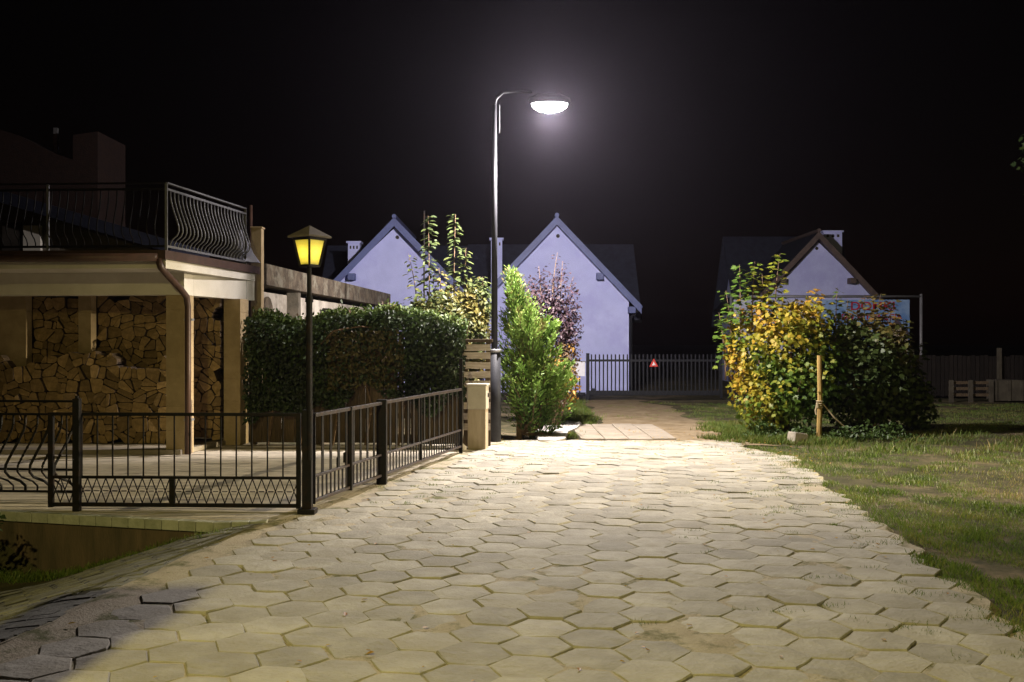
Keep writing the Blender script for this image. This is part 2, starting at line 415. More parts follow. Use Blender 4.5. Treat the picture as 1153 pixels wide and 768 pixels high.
# draped sheet on the balcony, post, pole
m=MB(); rows=9
for k in range(12):
    a=k/11*math.pi*2; 
for i in range(rows):
    t=i/(rows-1)
    for k in range(14):
        a=k/14*2*math.pi; r=(.05+.26*(1-t)**1.3)*(1+.22*math.sin(a*4+t*2))
        m.v.append((-4.36+r*math.cos(a)*.9,15.95+r*math.sin(a)*.6,2.86+.52*t))
for i in range(rows-1):
    for k in range(14):
        k2=(k+1)%14; m.face((i*14+k,i*14+k2,(i+1)*14+k2,(i+1)*14+k))
m.face([(rows-1)*14+k for k in range(14)])
tag(m.build('draped_sheet',M['cloth'],smooth=True),'lilac sheet draped in folds at the end of the balcony','sheet')
m=MB(); m.box((-4.18,16.35,1.72),(.17,.17,3.44)); m.box((-4.18,16.35,3.455),(.2,.2,.03)); tag(m.build('masonry_post',M['brick_stone'],bevel=.006),'square tan post standing behind the balcony end','post')
m=MB(); m.tube([(-4.33,16.5,0),(-4.33,16.5,3.85)],.03,8); tag(m.build('rusty_pole',M['gutter'],smooth=True),'thin rusty red pole rising behind the draped sheet','pole')

# ---------------------------------------------------------------- firewood
def clip(poly,p,n):
    out=[]
    for i in range(len(poly)):
        a=poly[i]; b=poly[(i+1)%len(poly)]
        da=(a[0]-p[0])*n[0]+(a[1]-p[1])*n[1]; db=(b[0]-p[0])*n[0]+(b[1]-p[1])*n[1]
        if da<=0: out.append(a)
        if da*db<0:
            t=da/(da-db); out.append((a[0]+(b[0]-a[0])*t,a[1]+(b[1]-a[1])*t))
    return out
def area(p): return .5*abs(sum(p[i][0]*p[(i+1)%len(p)][1]-p[(i+1)%len(p)][0]*p[i][1] for i in range(len(p))))
def packing(x0,x1,z0,topf,cell):
    pts=[]; nxx=int((x1-x0)/cell)+1; nzz=int((topf(x0)+.6-z0)/cell)+3
    for i in range(-1,nxx+1):
        for j in range(-1,nzz+2):
            pts.append((x0+(i+.5+random.uniform(-.36,.36))*cell,z0+(j+.5+random.uniform(-.36,.36))*cell))
    cells=[]
    for i,p in enumerate(pts):
        if not (x0<p[0]<x1 and z0<p[1]<topf(p[0])-.03): continue
        poly=[(p[0]-.3,p[1]-.3),(p[0]+.3,p[1]-.3),(p[0]+.3,p[1]+.3),(p[0]-.3,p[1]+.3)]
        for j,q in enumerate(pts):
            if i!=j and abs(q[0]-p[0])<.6 and abs(q[1]-p[1])<.6:
                poly=clip(poly,((p[0]+q[0])/2,(p[1]+q[1])/2),(q[0]-p[0],q[1]-p[1]))
        poly=clip(poly,(x0,0),(-1,0)); poly=clip(poly,(x1,0),(1,0)); poly=clip(poly,(0,z0),(0,-1))
        if len(poly)<3: continue
        a=random.uniform(0,math.pi); n=(math.cos(a),math.sin(a)); k=random.random()
        off=random.uniform(-.02,.02); pp=(p[0]+n[0]*off,p[1]+n[1]*off)
        if k<.8:
            A=clip(poly,pp,n); Bq=clip(poly,pp,(-n[0],-n[1]))
            for hlf in (A,Bq):
                if len(hlf)<3: continue
                if random.random()<.2 and area(hlf)>.02:
                    n2=(-n[1],n[0]); cells+= [clip(hlf,p,n2),clip(hlf,p,(-n2[0],-n2[1]))]
                else: cells.append(hlf)
        else: cells.append(poly)
    return [c for c in cells if len(c)>=3 and area(c)>.003]
def shrink(poly,dd):
    out=poly
    n=len(poly); cx=sum(p[0] for p in poly)/n; cz=sum(p[1] for p in poly)/n
    for i in range(n):
        a=poly[i]; b=poly[(i+1)%n]; ex,ez=b[0]-a[0],b[1]-a[1]; L=math.hypot(ex,ez)
        if L<1e-6: continue
        nn=(ez/L,-ex/L)
        if (cx-a[0])*nn[0]+(cz-a[1])*nn[1]>0: nn=(-nn[0],-nn[1])
        out=clip(out,(a[0]-nn[0]*dd,a[1]-nn[1]*dd),nn)
        if len(out)<3: return []
    return out
def chamfer(p):
    out=[]; n=len(p)
    for i in range(n):
        a=p[i-1]; b=p[i]; c=p[(i+1)%n]
        for q in (a,c):
            out.append((b[0]+(q[0]-b[0])*.14,b[1]+(q[1]-b[1])*.14))
    return out
alllogs=[]
def logs(x0,x1,z0,topf,yf,cell,label,grp):
    for c in packing(x0,x1,z0,topf,cell):
        c=shrink(c,.0045)
        if len(c)<3 or area(c)<.0015: continue
        alllogs.append((area(c),chamfer(c),yf+random.gauss(0,.022),label,grp))
def logmesh(mb,c,yy,cx,cz,o):
    n=len(c); b=len(mb.v); tx,tz=random.gauss(0,.06),random.gauss(0,.06)
    mb.v+=[(x-cx+o[0],(x-cx)*tx+(z-cz)*tz+o[1],z-cz+o[2]) for x,z in c]+[(x-cx+o[0],.36+o[1],z-cz+o[2]) for x,z in c]
    mb.mi=0; mb.face([b+k for k in range(n)]); mb.mi=1
    for k in range(n): mb.face((b+(k+1)%n,b+k,b+n+k,b+n+(k+1)%n))
logs(-5.13,-4.45,.07,lambda x:2.34+.05*math.sin(x*9),15.2,.185,'split firewood log stacked in the narrow bay right of the drainpipe','logs in the narrow bay')
logs(-6.33,-5.15,1.1,lambda x:2.33+.05*math.sin(x*7+1),15.2,.18,'split firewood log high in the middle bay of the carport','logs high in the middle bay')
logs(-7.33,-6.57,1.2,lambda x:2.30+.05*math.sin(x*5),15.2,.18,'split firewood log high in the left bay of the carport','logs high in the left bay')
logs(-7.75,-5.08,.07,lambda x:1.38+.03*math.sin(x*4+2)-.10*sm((x+5.9)/.6),14.84,.19,'split firewood log in the low front stack under the carport','logs in the low front stack')
alllogs.sort(key=lambda q:-q[0]); rest=MB()
for k,(a_,c,yy,label,grp) in enumerate(alllogs):
    cx=sum(p[0] for p in c)/len(c); cz=sum(p[1] for p in c)/len(c)
    if k<300:
        mb=MB(); logmesh(mb,c,yy,cx,cz,(0,0,0)); o=mb.build('firewood_log',[M['logend'],M['bark']]); o.location=(cx,yy,cz); tag(o,label,'firewood log',grp)
    else: logmesh(rest,c,yy,cx,cz,(cx,yy,cz))
if rest.v:
    o=rest.build('firewood',[M['logend2'],M['bark']]); tag(o,'smaller split pieces of firewood filling the gaps between the stacked logs','firewood',kind='stuff')
nlogs=len(alllogs)
print('LOGS',nlogs)

# ---------------------------------------------------------------- buildings behind the carport
hb=thing('brick_house','dark brick house wall with sloping roofline behind the balcony','house',(-9.5,21,0))
m=MB(); A=[P(-60,120,21),P(-20,140,21),P(20,152,21),P(60,172,21),P(82,180,21),P(82,152,21),P(110,148,21),P(110,300,21),P(-60,300,21)]
m.extrude(A,(0,1.5,0)); w=m.build('wall',M['brick'],hb)
m=MB(); q=P(63,165,21.6); m.box((q.x,q.y,q.z+.1),(.08,.08,.6)); m.build('flue',M['steel'],hb)
ho=thing('outbuilding','rough plastered outbuilding with a dark sloping roof behind the railing','outbuilding',(-8.5,18.5,0))
m=MB(); A=[P(-40,216,18.5),P(170,279,18.5),P(190,296,18.5),P(190,384,18.5),P(-40,384,18.5)]
m.extrude(A,(0,2,0)); m.build('wall',M['roughplaster'],ho)
m=MB(); a=P(-40,209,18.35); b=P(196,279,18.35); m.beam(a+Vector((0,1,0)),b+Vector((0,1,0)),2.3,.22); m.build('roof',M['tile'],ho)
m=MB(); q0=P(3,251,18.46); q1=P(26,300,18.46); m.box(((q0.x+q1.x)/2,18.47,(q0.z+q1.z)/2),(abs(q1.x-q0.x),.06,abs(q0.z-q1.z))); m.build('door',M['dark_in'],ho)
m=MB(); q0=P(26.5,254,18.44); q1=P(46,300,18.44); m.box(((q0.x+q1.x)/2,18.46,(q0.z+q1.z)/2),(abs(q1.x-q0.x),.08,abs(q0.z-q1.z))); m.build('door_jamb',M['plaster'],ho)

# old shed wall behind the hedge
sh=thing('old_shed','long old shed with pale peeling wall and mossy roof edge behind the hedge','shed',(-4.2,17,0))
a=Vector((-4.3,17.1,0)); b=Vector((-3.55,28,0)); dd=(b-a).normalized(); nn=Vector((dd.y,-dd.x,0))
m=MB(); m.extrude([(a.x,a.y,0),(b.x,b.y,0),(b.x,b.y,2.45),(a.x,a.y,2.45)],-nn*3); m.build('wall',M['shedwall'],sh)
m=MB()
for k in range(1):
    p0=a-dd*.1; p1=a+dd*11; jz=0.0
    m.extrude([p0+nn*.12+Vector((0,0,2.56+jz)),p0+nn*.12+Vector((0,0,2.92+jz)),p0-nn*3+Vector((0,0,3.1+jz)),p0-nn*3+Vector((0,0,2.5))],p1-p0)
m.build('roof',M['oldroof'],sh)
def onwall(px,off=.02):
    # point on the shed wall seen at picture column px
    k=(px-576.5)/F; t=(a.x-k*a.y)/(k*dd.y-dd.x); return a+dd*t+nn*off
p=onwall(322,.0); m=MB(); q=p; m.extrude([p+Vector((0,0,0)),p+dd*.3,p+dd*.2+Vector((0,0,2.5)),p+dd*.05+Vector((0,0,2.5))],nn*.22); m.build('buttress',M['roughplaster'],sh)
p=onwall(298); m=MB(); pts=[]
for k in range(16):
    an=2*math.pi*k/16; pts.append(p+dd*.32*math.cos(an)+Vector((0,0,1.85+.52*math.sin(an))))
m.extrude(pts,nn*.05); m.build('oval_shadow',M['oldroof'],sh)  # dark oval panel standing in for a shadow on the wall
p=onwall(326); m=MB(); m.extrude([p+Vector((0,0,1.95)),p+dd*.5+Vector((0,0,1.95)),p+dd*.5+Vector((0,0,2.3)),p+Vector((0,0,2.3))],nn*.03); m.build('window',M['white'],sh)
p=onwall(362,.1); m=MB(); m.box(p+Vector((0,0,2.2)),(.12,.3,.18)); m.tube([p+Vector((0,0,2.1)),p+Vector((0,0,1.4))],.02,6); m.build('meter_box',M['iron'],sh)

# ---------------------------------------------------------------- leaf clouds
TPL={}
mp=[]
for k,(an,r) in enumerate(((90,1.0),(70,.62),(52,.8),(38,.45),(15,.78),(-8,.4),(-40,.42),(-78,.2),(-102,.2),(-140,.42),(188,.4),(165,.78),(142,.45),(128,.8),(110,.62))):
    mp.append((r*math.cos(R(an)),r*math.sin(R(an))+.1,-.12*abs(math.cos(R(an)))*r))
TPL['maple']=(np.array(mp),[list(range(len(mp)))])
TPL['oval']=(np.array([(0,-.5,0),(.3,-.1,.07),(.22,.3,.05),(0,.6,-.05),(-.22,.3,.05),(-.3,-.1,.07)]),[[0,1,2,3],[0,3,4,5]])
TPL['needle']=(np.array([(-.09,0,0),(.09,0,0),(.17,.5,.05),(0,1.1,0),(-.17,.5,.05)]),[[0,1,2,3,4]])
TPL['blade']=(np.array([(-.06,0,0),(.06,0,0),(.045,.55,.06),(0,1,.22),(-.045,.55,.06)]),[[0,1,2,4],[2,3,4]])
def leafmesh(name,pos,ax,nr,size,tint,tpl,mat,parent=None):
    V,Fs=TPL[tpl]; n=len(pos); k=len(V)
    ax=ax/np.linalg.norm(ax,axis=1,keepdims=True); sd=np.cross(ax,nr); l=np.linalg.norm(sd,axis=1,keepdims=True); l[l<1e-6]=1; sd=sd/l; nn=np.cross(sd,ax)
    co=pos[:,None,:]+size[:,None,None]*(V[None,:,0:1]*sd[:,None,:]+V[None,:,1:2]*ax[:,None,:]+V[None,:,2:3]*nn[:,None,:])
    me=bpy.data.meshes.new(name); me.vertices.add(n*k); me.vertices.foreach_set('co',co.astype(np.float32).ravel())
    per=sum(len(f) for f in Fs); base=np.concatenate([np.array(f) for f in Fs])
    idx=(np.arange(n)[:,None]*k+base[None,:]).ravel(); lens=np.array([len(f) for f in Fs]); st=np.concatenate([[0],np.cumsum(lens)[:-1]])
    me.loops.add(n*per); me.loops.foreach_set('vertex_index',idx.astype(np.int32))
    me.polygons.add(n*len(Fs)); me.polygons.foreach_set('loop_start',(np.arange(n)[:,None]*per+st[None,:]).ravel().astype(np.int32))
    me.update(calc_edges=True)
    at=me.attributes.new('tint','FLOAT','POINT'); at.data.foreach_set('value',np.repeat(np.clip(tint,0,1),k).astype(np.float32))
    me.materials.append(mat)
    return link(name,me,parent)
def rnd_dirs(n):
    d=rng.normal(size=(n,3)); return d/np.linalg.norm(d,axis=1,keepdims=True)
def vnoise(p,s):
    q=p*s; return (np.sin(q[:,0]*1.7+q[:,2]*.9)+np.sin(q[:,1]*2.1-q[:,2]*1.3+1)+np.sin(q[:,0]*2.9+q[:,1]*1.1+q[:,2]*2.3+2))/3
def clumps(blobs,n,shell=.55):
    """points in a union of ellipsoids, denser towards each surface, with holes; also outward direction"""
    vols=np.array([b[3]*b[4]*b[5] for b in blobs])**.8; cnt=(vols/vols.sum()*n).astype(int); ps=[];os_=[]
    for b,c in zip(blobs,cnt):
        d=rnd_dirs(c); r=1-shell*rng.random(c)**1.6; r*=1+.22*vnoise(d*3+np.array(b[:3]),2.0)
        ps.append(np.array(b[:3])+d*r[:,None]*np.array(b[3:6])); os_.append(d)
    return np.concatenate(ps),np.concatenate(os_)
def spire(base,hgt,lean,nleaf,size0):
    """an upright shoot with whorls of drooping leaves; returns stem pts and leaves"""
    base=Vector(base); pts=[base+Vector((lean[0]*t*t,lean[1]*t*t,hgt*t)) for t in np.linspace(0,1,6)]
    pos=[];ax=[];nr=[];sz=[]
    nleaf=int(nleaf*1.35)
    for i in range(nleaf):
        t=.22+.78*(i//2)/(nleaf/2); a=random.uniform(0,6.28); p=base+Vector((lean[0]*t*t,lean[1]*t*t,hgt*t))
        o=Vector((math.cos(a),math.sin(a),random.uniform(-.15,.25))); L=random.uniform(.05,.17)*(1.2-.5*t)
        pos.append(p+o*L); ax.append((o+Vector((0,0,-.4))).normalized()); nr.append((Vector((random.gauss(0,.35),random.gauss(-.3,.35),1))+o*.5).normalized()); sz.append(1.45*size0*random.uniform(.7,1.15)*(1.15-.4*t))
    return pts,pos,ax,nr,sz
ML={}
ML['ivy']=leafmat('ivy_leaves',[(0,(.018,.03,.01)),(.5,(.045,.08,.016)),(.88,(.13,.18,.04)),(1,(.09,.055,.025))],.25)
ML['ymaple']=leafmat('autumn_maple_leaves',[(0,(.035,.075,.012)),(.35,(.10,.17,.02)),(.6,(.30,.27,.025)),(.82,(.46,.29,.03)),(1,(.36,.17,.04))],.4)
ML['dmaple']=leafmat('dark_maple_leaves',[(0,(.02,.04,.01)),(.5,(.06,.085,.02)),(.8,(.15,.11,.03)),(1,(.20,.09,.03))],.3)
ML['conifer']=leafmat('conifer_sprays',[(0,(.035,.075,.012)),(.45,(.14,.25,.04)),(.85,(.27,.40,.085)),(1,(.22,.18,.06))],.25)
ML['purple']=leafmat('purple_leaves',[(0,(.03,.018,.025)),(.5,(.07,.04,.05)),(.8,(.10,.075,.05)),(1,(.42,.22,.03))],.3)
ML['olive']=leafmat('olive_yellow_leaves',[(0,(.07,.10,.04)),(.3,(.11,.14,.045)),(.45,(.17,.165,.05)),(.75,(.29,.22,.055)),(1,(.38,.2,.045))],.4)
ML['pale']=leafmat('pale_green_leaves',[(0,(.07,.09,.04)),(.5,(.16,.18,.08)),(1,(.24,.22,.1))],.4)
ML['grass']=leafmat('grass_blades',[(0,(.04,.085,.012)),(.5,(.12,.175,.028)),(.8,(.19,.18,.05)),(1,(.32,.25,.12))],.35)

def shrub(name,label,cat,loc,blobs,n,size,tintf,mat,tpl='maple',stems=(),spires=(),spmat=None,trunks=4,droop=.35,group=None,wood='shrubwood',shell=.55):
    root=thing(name,label,cat,loc,group)
    pos,out=clumps(blobs,n,shell)
    keep=pos[:,2]>.03; pos=pos[keep]; out=out[keep]; k=len(pos)
    nr=out*.75+rnd_dirs(k)*.55+np.array([0,0,.45]); ax=rnd_dirs(k)*.7+out*.4+np.array([0,0,-droop]); sz=size*(.55+.75*rng.random(k)); ti=tintf(pos)+rng.normal(0,.09,k)
    P_=[pos];A_=[ax];N_=[nr];S_=[sz];T_=[ti]; tr=MB()
    for s in spires:
        pts,p2,a2,n2,s2=spire(*s[:5]); tr.tube(pts,[.012,.011,.01,.008,.006,.003],5)
        p2=np.array([tuple(q) for q in p2]); P_.append(p2); A_.append(np.array([tuple(q) for q in a2])); N_.append(np.array([tuple(q) for q in n2])); S_.append(np.array(s2)); T_.append(np.full(len(p2),s[5])+rng.normal(0,.08,len(p2)))
    leafmesh('crown',np.concatenate(P_),np.concatenate(A_),np.concatenate(N_),np.concatenate(S_),np.concatenate(T_),tpl,mat,root)
    L=Vector(loc)
    for b in blobs:
        e=Vector(b[:3])
        for q in range(2):
            e2=e+Vector((random.uniform(-.5,.5)*b[3],random.uniform(-.5,.5)*b[4],random.uniform(.1,.6)*b[5]))
            st=L+Vector((random.uniform(-.12,.12),random.uniform(-.12,.12),-.06)); mid=st.lerp(e2,.5)+Vector((random.uniform(-.1,.1),random.uniform(-.1,.1),.1))
            tr.tube([st,mid,e2],[.03,.02,.006],6)
    tr.build('trunk',M[wood],root,smooth=True)
    return root

# --- ivy hedge on a plank fence
fx0,fx1=-4.05,-.80; fy=lambda x: 15.35-.12*(x+4)/3.2
wf=thing('plank_fence','weathered brown plank fence under the ivy at the back of the terrace','fence',(-2.5,15.4,0))
m=MB(); x=fx0
while x<fx1:
    w=.10; px=576.5+F*x/15.3; 
    gap = 441<px<457
    hh=1.72+random.gauss(0,.03)
    m.box((x+w/2,fy(x)+random.gauss(0,.006),.04+hh/2),(w-.004 if not gap else w*.84,.022,hh),R(-2))
    x+=w
m.build('board_panel',M['plank'],wf)
m=MB()
for z in (.45,1.45): m.beam((fx0,fy(fx0)+.05,z),(fx1,fy(fx1)+.05,z),.05,.08)
m.build('rail',M['plank'],wf)
for x in (fx0+.05,-3,-1.9,fx1-.03):
    m=MB(); m.box((x,fy(x)+.08,.9),(.09,.09,1.8)); m.build('post',M['plank'],wf)
hd=thing('ivy_hedge','dark green ivy hedge climbing over the plank fence, its lamplit top also coloured into the leaves','hedge',(-2.4,15.5,0))
n=30000
xh=fx0-.02+(fx1-fx0+.12)*rng.random(n)
topz=1.93+.10*np.clip((xh+2.6)/1.0,0,1)+.04*np.sin(xh*2.3+.5)+.035*np.sin(xh*6.1)-.03*np.sin(xh*3.7+1)+.05*sm(.5)-.25*np.clip((xh+1.25)/.5,0,1)
k=rng.random(n)
zl=topz-.02-(1.28+.35*np.clip((-3.3-xh)/.4,0,1)+.15*np.sin(xh*4.1+1)+.1*np.sin(xh*9))*rng.random(n)**1.05; 
fr=rng.random(n)
yh=np.where(fr<.5, 15.2-.12*(xh+4)/3.2+rng.normal(0,.08,n), 15.5+rng.random(n)*.7)
zh=np.where(fr<.5, zl, topz+rng.normal(0,.06,n)-.08*rng.random(n))
out=np.stack([rng.normal(0,.3,n),np.where(fr<.5,-1,-.2),np.where(fr<.5,-.05,1.0)],1)
# thin out the bare brown patch and the gap
px=576.5+F*xh/yh; py=384-F*(zh-EYE)/yh
bare=(px>368)&(px<455)&(py>372)&(py<440)&(fr<.5)
keep=~(bare&(rng.random(n)<.45))&(zh>.35)
pos=np.stack([xh,yh,zh],1)[keep]; out=out[keep]; bare=bare[keep]; k=len(pos)
frk=fr[keep]; ti=np.where(frk<.5,.10,.72)+.2*vnoise(pos,3)+rng.normal(0,.12,k); ti[bare]=np.where(rng.random(int(bare.sum()))<.6,.97,.15)  # front leaves coloured dark for shade, top leaves pale for lamplight
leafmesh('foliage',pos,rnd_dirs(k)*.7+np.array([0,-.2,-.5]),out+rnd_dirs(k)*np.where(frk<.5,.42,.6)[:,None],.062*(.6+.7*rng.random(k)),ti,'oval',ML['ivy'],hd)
m=MB()
for i in range(60):
    x=random.uniform(-2.9,-1.7); z=random.uniform(1.0,1.7); y0=15.2
    m.tube([(x,y0,z),(x+random.uniform(-.2,.2),y0-.06,z+random.uniform(-.1,.2)),(x+random.uniform(-.4,.4),y0,z-random.uniform(.1,.45))],[.006,.006,.003],4)
m.tube([(-2.9,15.1,1.55),(-2.7,15.02,1.75),(-2.3,15.0,1.82),(-1.8,15.1,1.78)],[.012,.014,.012,.006],5)
for i in range(7):
    x=fx0+.3+i*.5; m.tube([(x,15.28,0),(x+.1,15.25,.6),(x-.05,15.25,1.2),(x+.1,15.3,1.9)],[.025,.02,.015,.008],5)
m.build('stems',M['shrubwood'],hd)

# --- slatted screen and utility cabinet
sw=thing('slat_screen','short wooden screen of pale horizontal slats behind the utility cabinet','screen',(-.55,15.05,0))
for x in (-.70,-.36):
    m=MB(); m.box((x,15.12,.79),(.07,.07,1.58)); m.build('post',M['plank'],sw)
m=MB()
for z,jit in ((.30,0),(.46,0),(.62,0),(.78,.01),(.95,.0),(1.09,-.012),(1.23,.006),(1.38,0),(1.5,0)): m.box((-.53,15.07,z),(.40,.03,.10),M=Matrix.Rotation(jit*3,3,'Y'))
m.build('slat_panel',M['paleplank'],sw)
m=MB(); m.box((-.53,15.1,1.605),(.48,.16,.05)); m.build('cap',M['plank'],sw,bevel=.01)
cbx=thing('utility_cabinet','beige utility cabinet on a brownish plinth beside the lamp post','cabinet',(-.5,14.75,0)); rz=R(-8)
m=MB(); m.box((-.505,14.78,.29),(.27,.24,.6),rz); m.build('plinth',M['cabinet_low'],cbx,bevel=.008)
m=MB(); m.box((-.505,14.77,.765),(.285,.25,.345),rz); m.build('body',M['cabinet'],cbx,bevel=.008)
m=MB(); m.box((-.505,14.77,.954),(.315,.28,.03),rz); m.build('lid',M['cabinet'],cbx,bevel=.006)
m=MB(); m.box((-.35,14.74,.80),(.012,.03,.06),rz); m.build('lock',M['iron'],cbx)
m=MB(); m.tube([(-.76,14.62,-.02),(-.75,14.62,.06),(-.74,14.62,.10)],[.09,.085,.03],7); tag(m.build('rock',M['stone'],smooth=True),'small pale rock at the end of the black fence','rock')

# ---------------------------------------------------------------- street lamp
def street_lamp(x,y,topz,label,mirror,lens,armx=.88):
    root=thing('street_lamp',label,'street lamp',(x,y,0)); s=mirror
    m=MB(); m.tube([(x,y,0),(x,y,1.42)],[.105,.1],16); m.build('lower_pole',M['pole'],root,smooth=True)
    m=MB(); m.tube([(x,y,1.42),(x,y,1.47)],[.115,.115],16); m.build('collar',M['steel'],root,smooth=True)
    m=MB(); m.tube([(x,y,1.47),(x,y,topz)],[.052,.037],14); m.build('pole',M['pole'],root,smooth=True)
    m=MB(); m.tube([(x+s*.075,y,topz),(x+s*.075,y,topz-.45)],.012,6); m.build('cable_box',M['pole'],root)
    m=MB(); m.tube([(x,y,topz-.05),(x+s*.03,y,topz+.1),(x+s*.14,y,topz+.2),(x+s*.4,y,topz+.22),(x+s*.6,y,topz+.2)],.02,8); m.build('arm',M['pole'],root,smooth=True)
    hx=x+s*armx; hz=topz+.02
    m=MB(); rings=[]
    for i,(r,zz) in enumerate(((.27,-.0),(.3,.03),(.28,.09),(.18,.14),(.02,.16))):
        for k in range(20):
            a=2*math.pi*k/20; m.v.append((hx+r*math.cos(a)*1.15,y+r*math.sin(a)*.6,hz+zz))
    for i in range(4):
        for k in range(20):
            k2=(k+1)%20; m.face((i*20+k,i*20+k2,(i+1)*20+k2,(i+1)*20+k))
    m.build('housing',M['pole'],root,smooth=True)
    m=MB()
    for i,(r,zz) in enumerate(((.26,-.005),(.24,-.06),(.17,-.11),(.08,-.135),(.01,-.14))):
        for k in range(20):
            a=2*math.pi*k/20; m.v.append((hx+r*math.cos(a)*1.1,y+r*math.sin(a)*.6,hz+zz))
    for i in range(4):
        for k in range(20):
            k2=(k+1)%20; m.face((i*20+k2,i*20+k,(i+1)*20+k,(i+1)*20+k2))
    m.build('lens',lens,root,smooth=True)
    return Vector((hx,y,hz-.19))
def point(name,p,w,c,r):
    l=bpy.data.lights.new(name,'POINT'); l.energy=w; l.color=c; l.shadow_soft_size=r; o=bpy.data.objects.new(name,l); COL.objects.link(o); o.location=p; return o
COOL=(1.0,.905,.885); WARM=(1.0,.85,.30)
lp=street_lamp(-.28,15.9,5.37,'tall dark street lamp shining white above the end of the road',1,emit('lamp_lens_white',(1,.97,.9),160))
pl_=point('street_light',lp,4350,COOL,.06)
def directional_mask(o,k,p):
    # added directional mask: dims terrace and house side, boosts the far side
    l=o.data; l.use_nodes=True; nt=l.node_tree; e=next(n for n in nt.nodes if n.type=='EMISSION'); tc=nt.nodes.new('ShaderNodeTexCoord'); sx=nt.nodes.new('ShaderNodeSeparateXYZ'); nt.links.new(tc.outputs['Normal'],sx.inputs[0])
    def mth(op,a,b):
        m_=nt.nodes.new('ShaderNodeMath'); m_.operation=op
        for i,q in enumerate((a,b)):
            if isinstance(q,(int,float)): m_.inputs[i].default_value=q
            else: nt.links.new(q,m_.inputs[i])
        return m_.outputs[0]
    def ss(v_,a,b):
        mr=nt.nodes.new('ShaderNodeMapRange'); mr.interpolation_type='SMOOTHSTEP'; nt.links.new(v_,mr.inputs[0]); mr.inputs[1].default_value=a; mr.inputs[2].default_value=b; return mr.outputs[0]
    nx_=mth('MULTIPLY',sx.outputs[0],-1.0); ny_=mth('MULTIPLY',sx.outputs[1],-1.0)
    A=mth('MULTIPLY',ss(nx_,.62,.85),k*.83); B_=mth('MULTIPLY',mth('MULTIPLY',ss(nx_,.2,.4),ss(ny_,.2,.4)),k)
    sh_=mth('SUBTRACT',1.0,mth('MAXIMUM',A,B_))
    f=mth('ADD',mth('MULTIPLY',mth('MAXIMUM',sx.outputs[1],0.0),p),1.0)
    nt.links.new(mth('MULTIPLY',sh_,f),e.inputs['Strength'])
directional_mask(pl_,.9,.6)
lq=street_lamp(40.0,14.0,7.7,'added unseen street lamp far right, carrying the spot that stripes the terrace',-1,emit('added_lens_cream',(1,.85,.6),20))
l=bpy.data.lights.new('added_stripe_spot','SPOT'); l.energy=185000; l.color=(1,.84,.56); l.shadow_soft_size=.03; l.spot_size=R(13.5); l.spot_blend=1.0  # added out-of-view spot that throws the railing stripes across the terrace
o=bpy.data.objects.new('added_stripe_spot',l); COL.objects.link(o); o.location=lq; o.rotation_euler=(Vector((-3,11.9,-.9))-lq).to_track_quat('-Z','Y').to_euler()
lw=street_lamp(-3.4,-1.6,5.6,'street lamp with warm yellow light standing behind the viewer',1,emit('lamp_lens_warm',(1,.8,.4),20))
l=bpy.data.lights.new('street_light_warm','SPOT'); l.energy=2950; l.color=WARM; l.shadow_soft_size=.1; l.spot_size=R(106); l.spot_blend=1.0
o=bpy.data.objects.new('street_light_warm',l); COL.objects.link(o); o.location=lw; o.rotation_euler=(Vector((.9,5.4,0))-lw).to_track_quat('-Z','Y').to_euler()
m=MB(); m.box((-2.50,2.55,1.2),(.50,.34,2.4)); m.box((-2.50,2.55,2.46),(.57,.41,.12)); tag(m.build('shadow_pillar',M['brick_stone'],bevel=.01),'unseen square sandstone pillar added to cast the lower-left shadow','pillar')  # unseen block added to shade the lower-left paving from the warm lamp

# ---------------------------------------------------------------- lantern on the corner post
ln=thing('lantern_post','black lantern post with yellow glass at the corner of the black fence','lantern',(-1.91,9.25,0))
lx,ly=-1.88,9.25
m=MB(); m.box((lx-.02,ly,.48),(.088,.088,.96)); m.box((lx-.02,ly,.02),(.16,.16,.05)); m.build('base_post',M['iron'],ln,bevel=.006)
m=MB(); m.tube([(lx,ly-.02,.5),(lx,ly-.02,2.02)],.03,12); m.tube([(lx,ly-.02,1.96),(lx,ly-.02,2.0)],.038,12); m.tube([(lx,ly-.02,2.0),(lx,ly-.02,2.31)],.022,12); m.build('pole',M['iron'],ln,smooth=False)
rzL=R(55); zb,zt=2.30,2.545; rb,rt=.088,.145
def cor(r,z,k): a=rzL+R(45)+k*math.pi/2; return Vector((lx+r*math.cos(a),ly+r*math.sin(a),z))
m=MB(); m.tube([(lx,ly,2.29),(lx,ly,2.32)],[.03,.06],12)
m.extrude([cor(rb*1.08,zb-.012,k) for k in range(4)],(0,0,.02))
for k in range(4):
    m.beam(cor(rb,zb,k),cor(rt,zt,k),.02); m.beam(cor(rt,zt,k),cor(rt,zt,k+1),.022)
m.build('frame',M['iron'],ln)
mm,nt,N,L=newmat('yellow_glass'); out=N.new('ShaderNodeOutputMaterial'); d=N.new('ShaderNodeBsdfPrincipled'); d.inputs['Roughness'].default_value=.25; t=N.new('ShaderNodeBsdfTranslucent'); x=N.new('ShaderNodeMixShader')
nzn=N.new('ShaderNodeTexNoise'); nzn.inputs['Scale'].default_value=14; cr=N.new('ShaderNodeValToRGB'); cr.color_ramp.elements[0].color=(.95,.88,.25,1); cr.color_ramp.elements[1].color=(1,.97,.6,1); L.new(nzn.outputs[0],cr.inputs[0])
L.new(cr.outputs[0],d.inputs[0]); L.new(cr.outputs[0],t.inputs[0]); x.inputs[0].default_value=.6; L.new(d.outputs[0],x.inputs[1]); L.new(t.outputs[0],x.inputs[2]); L.new(x.outputs[0],out.inputs[0])
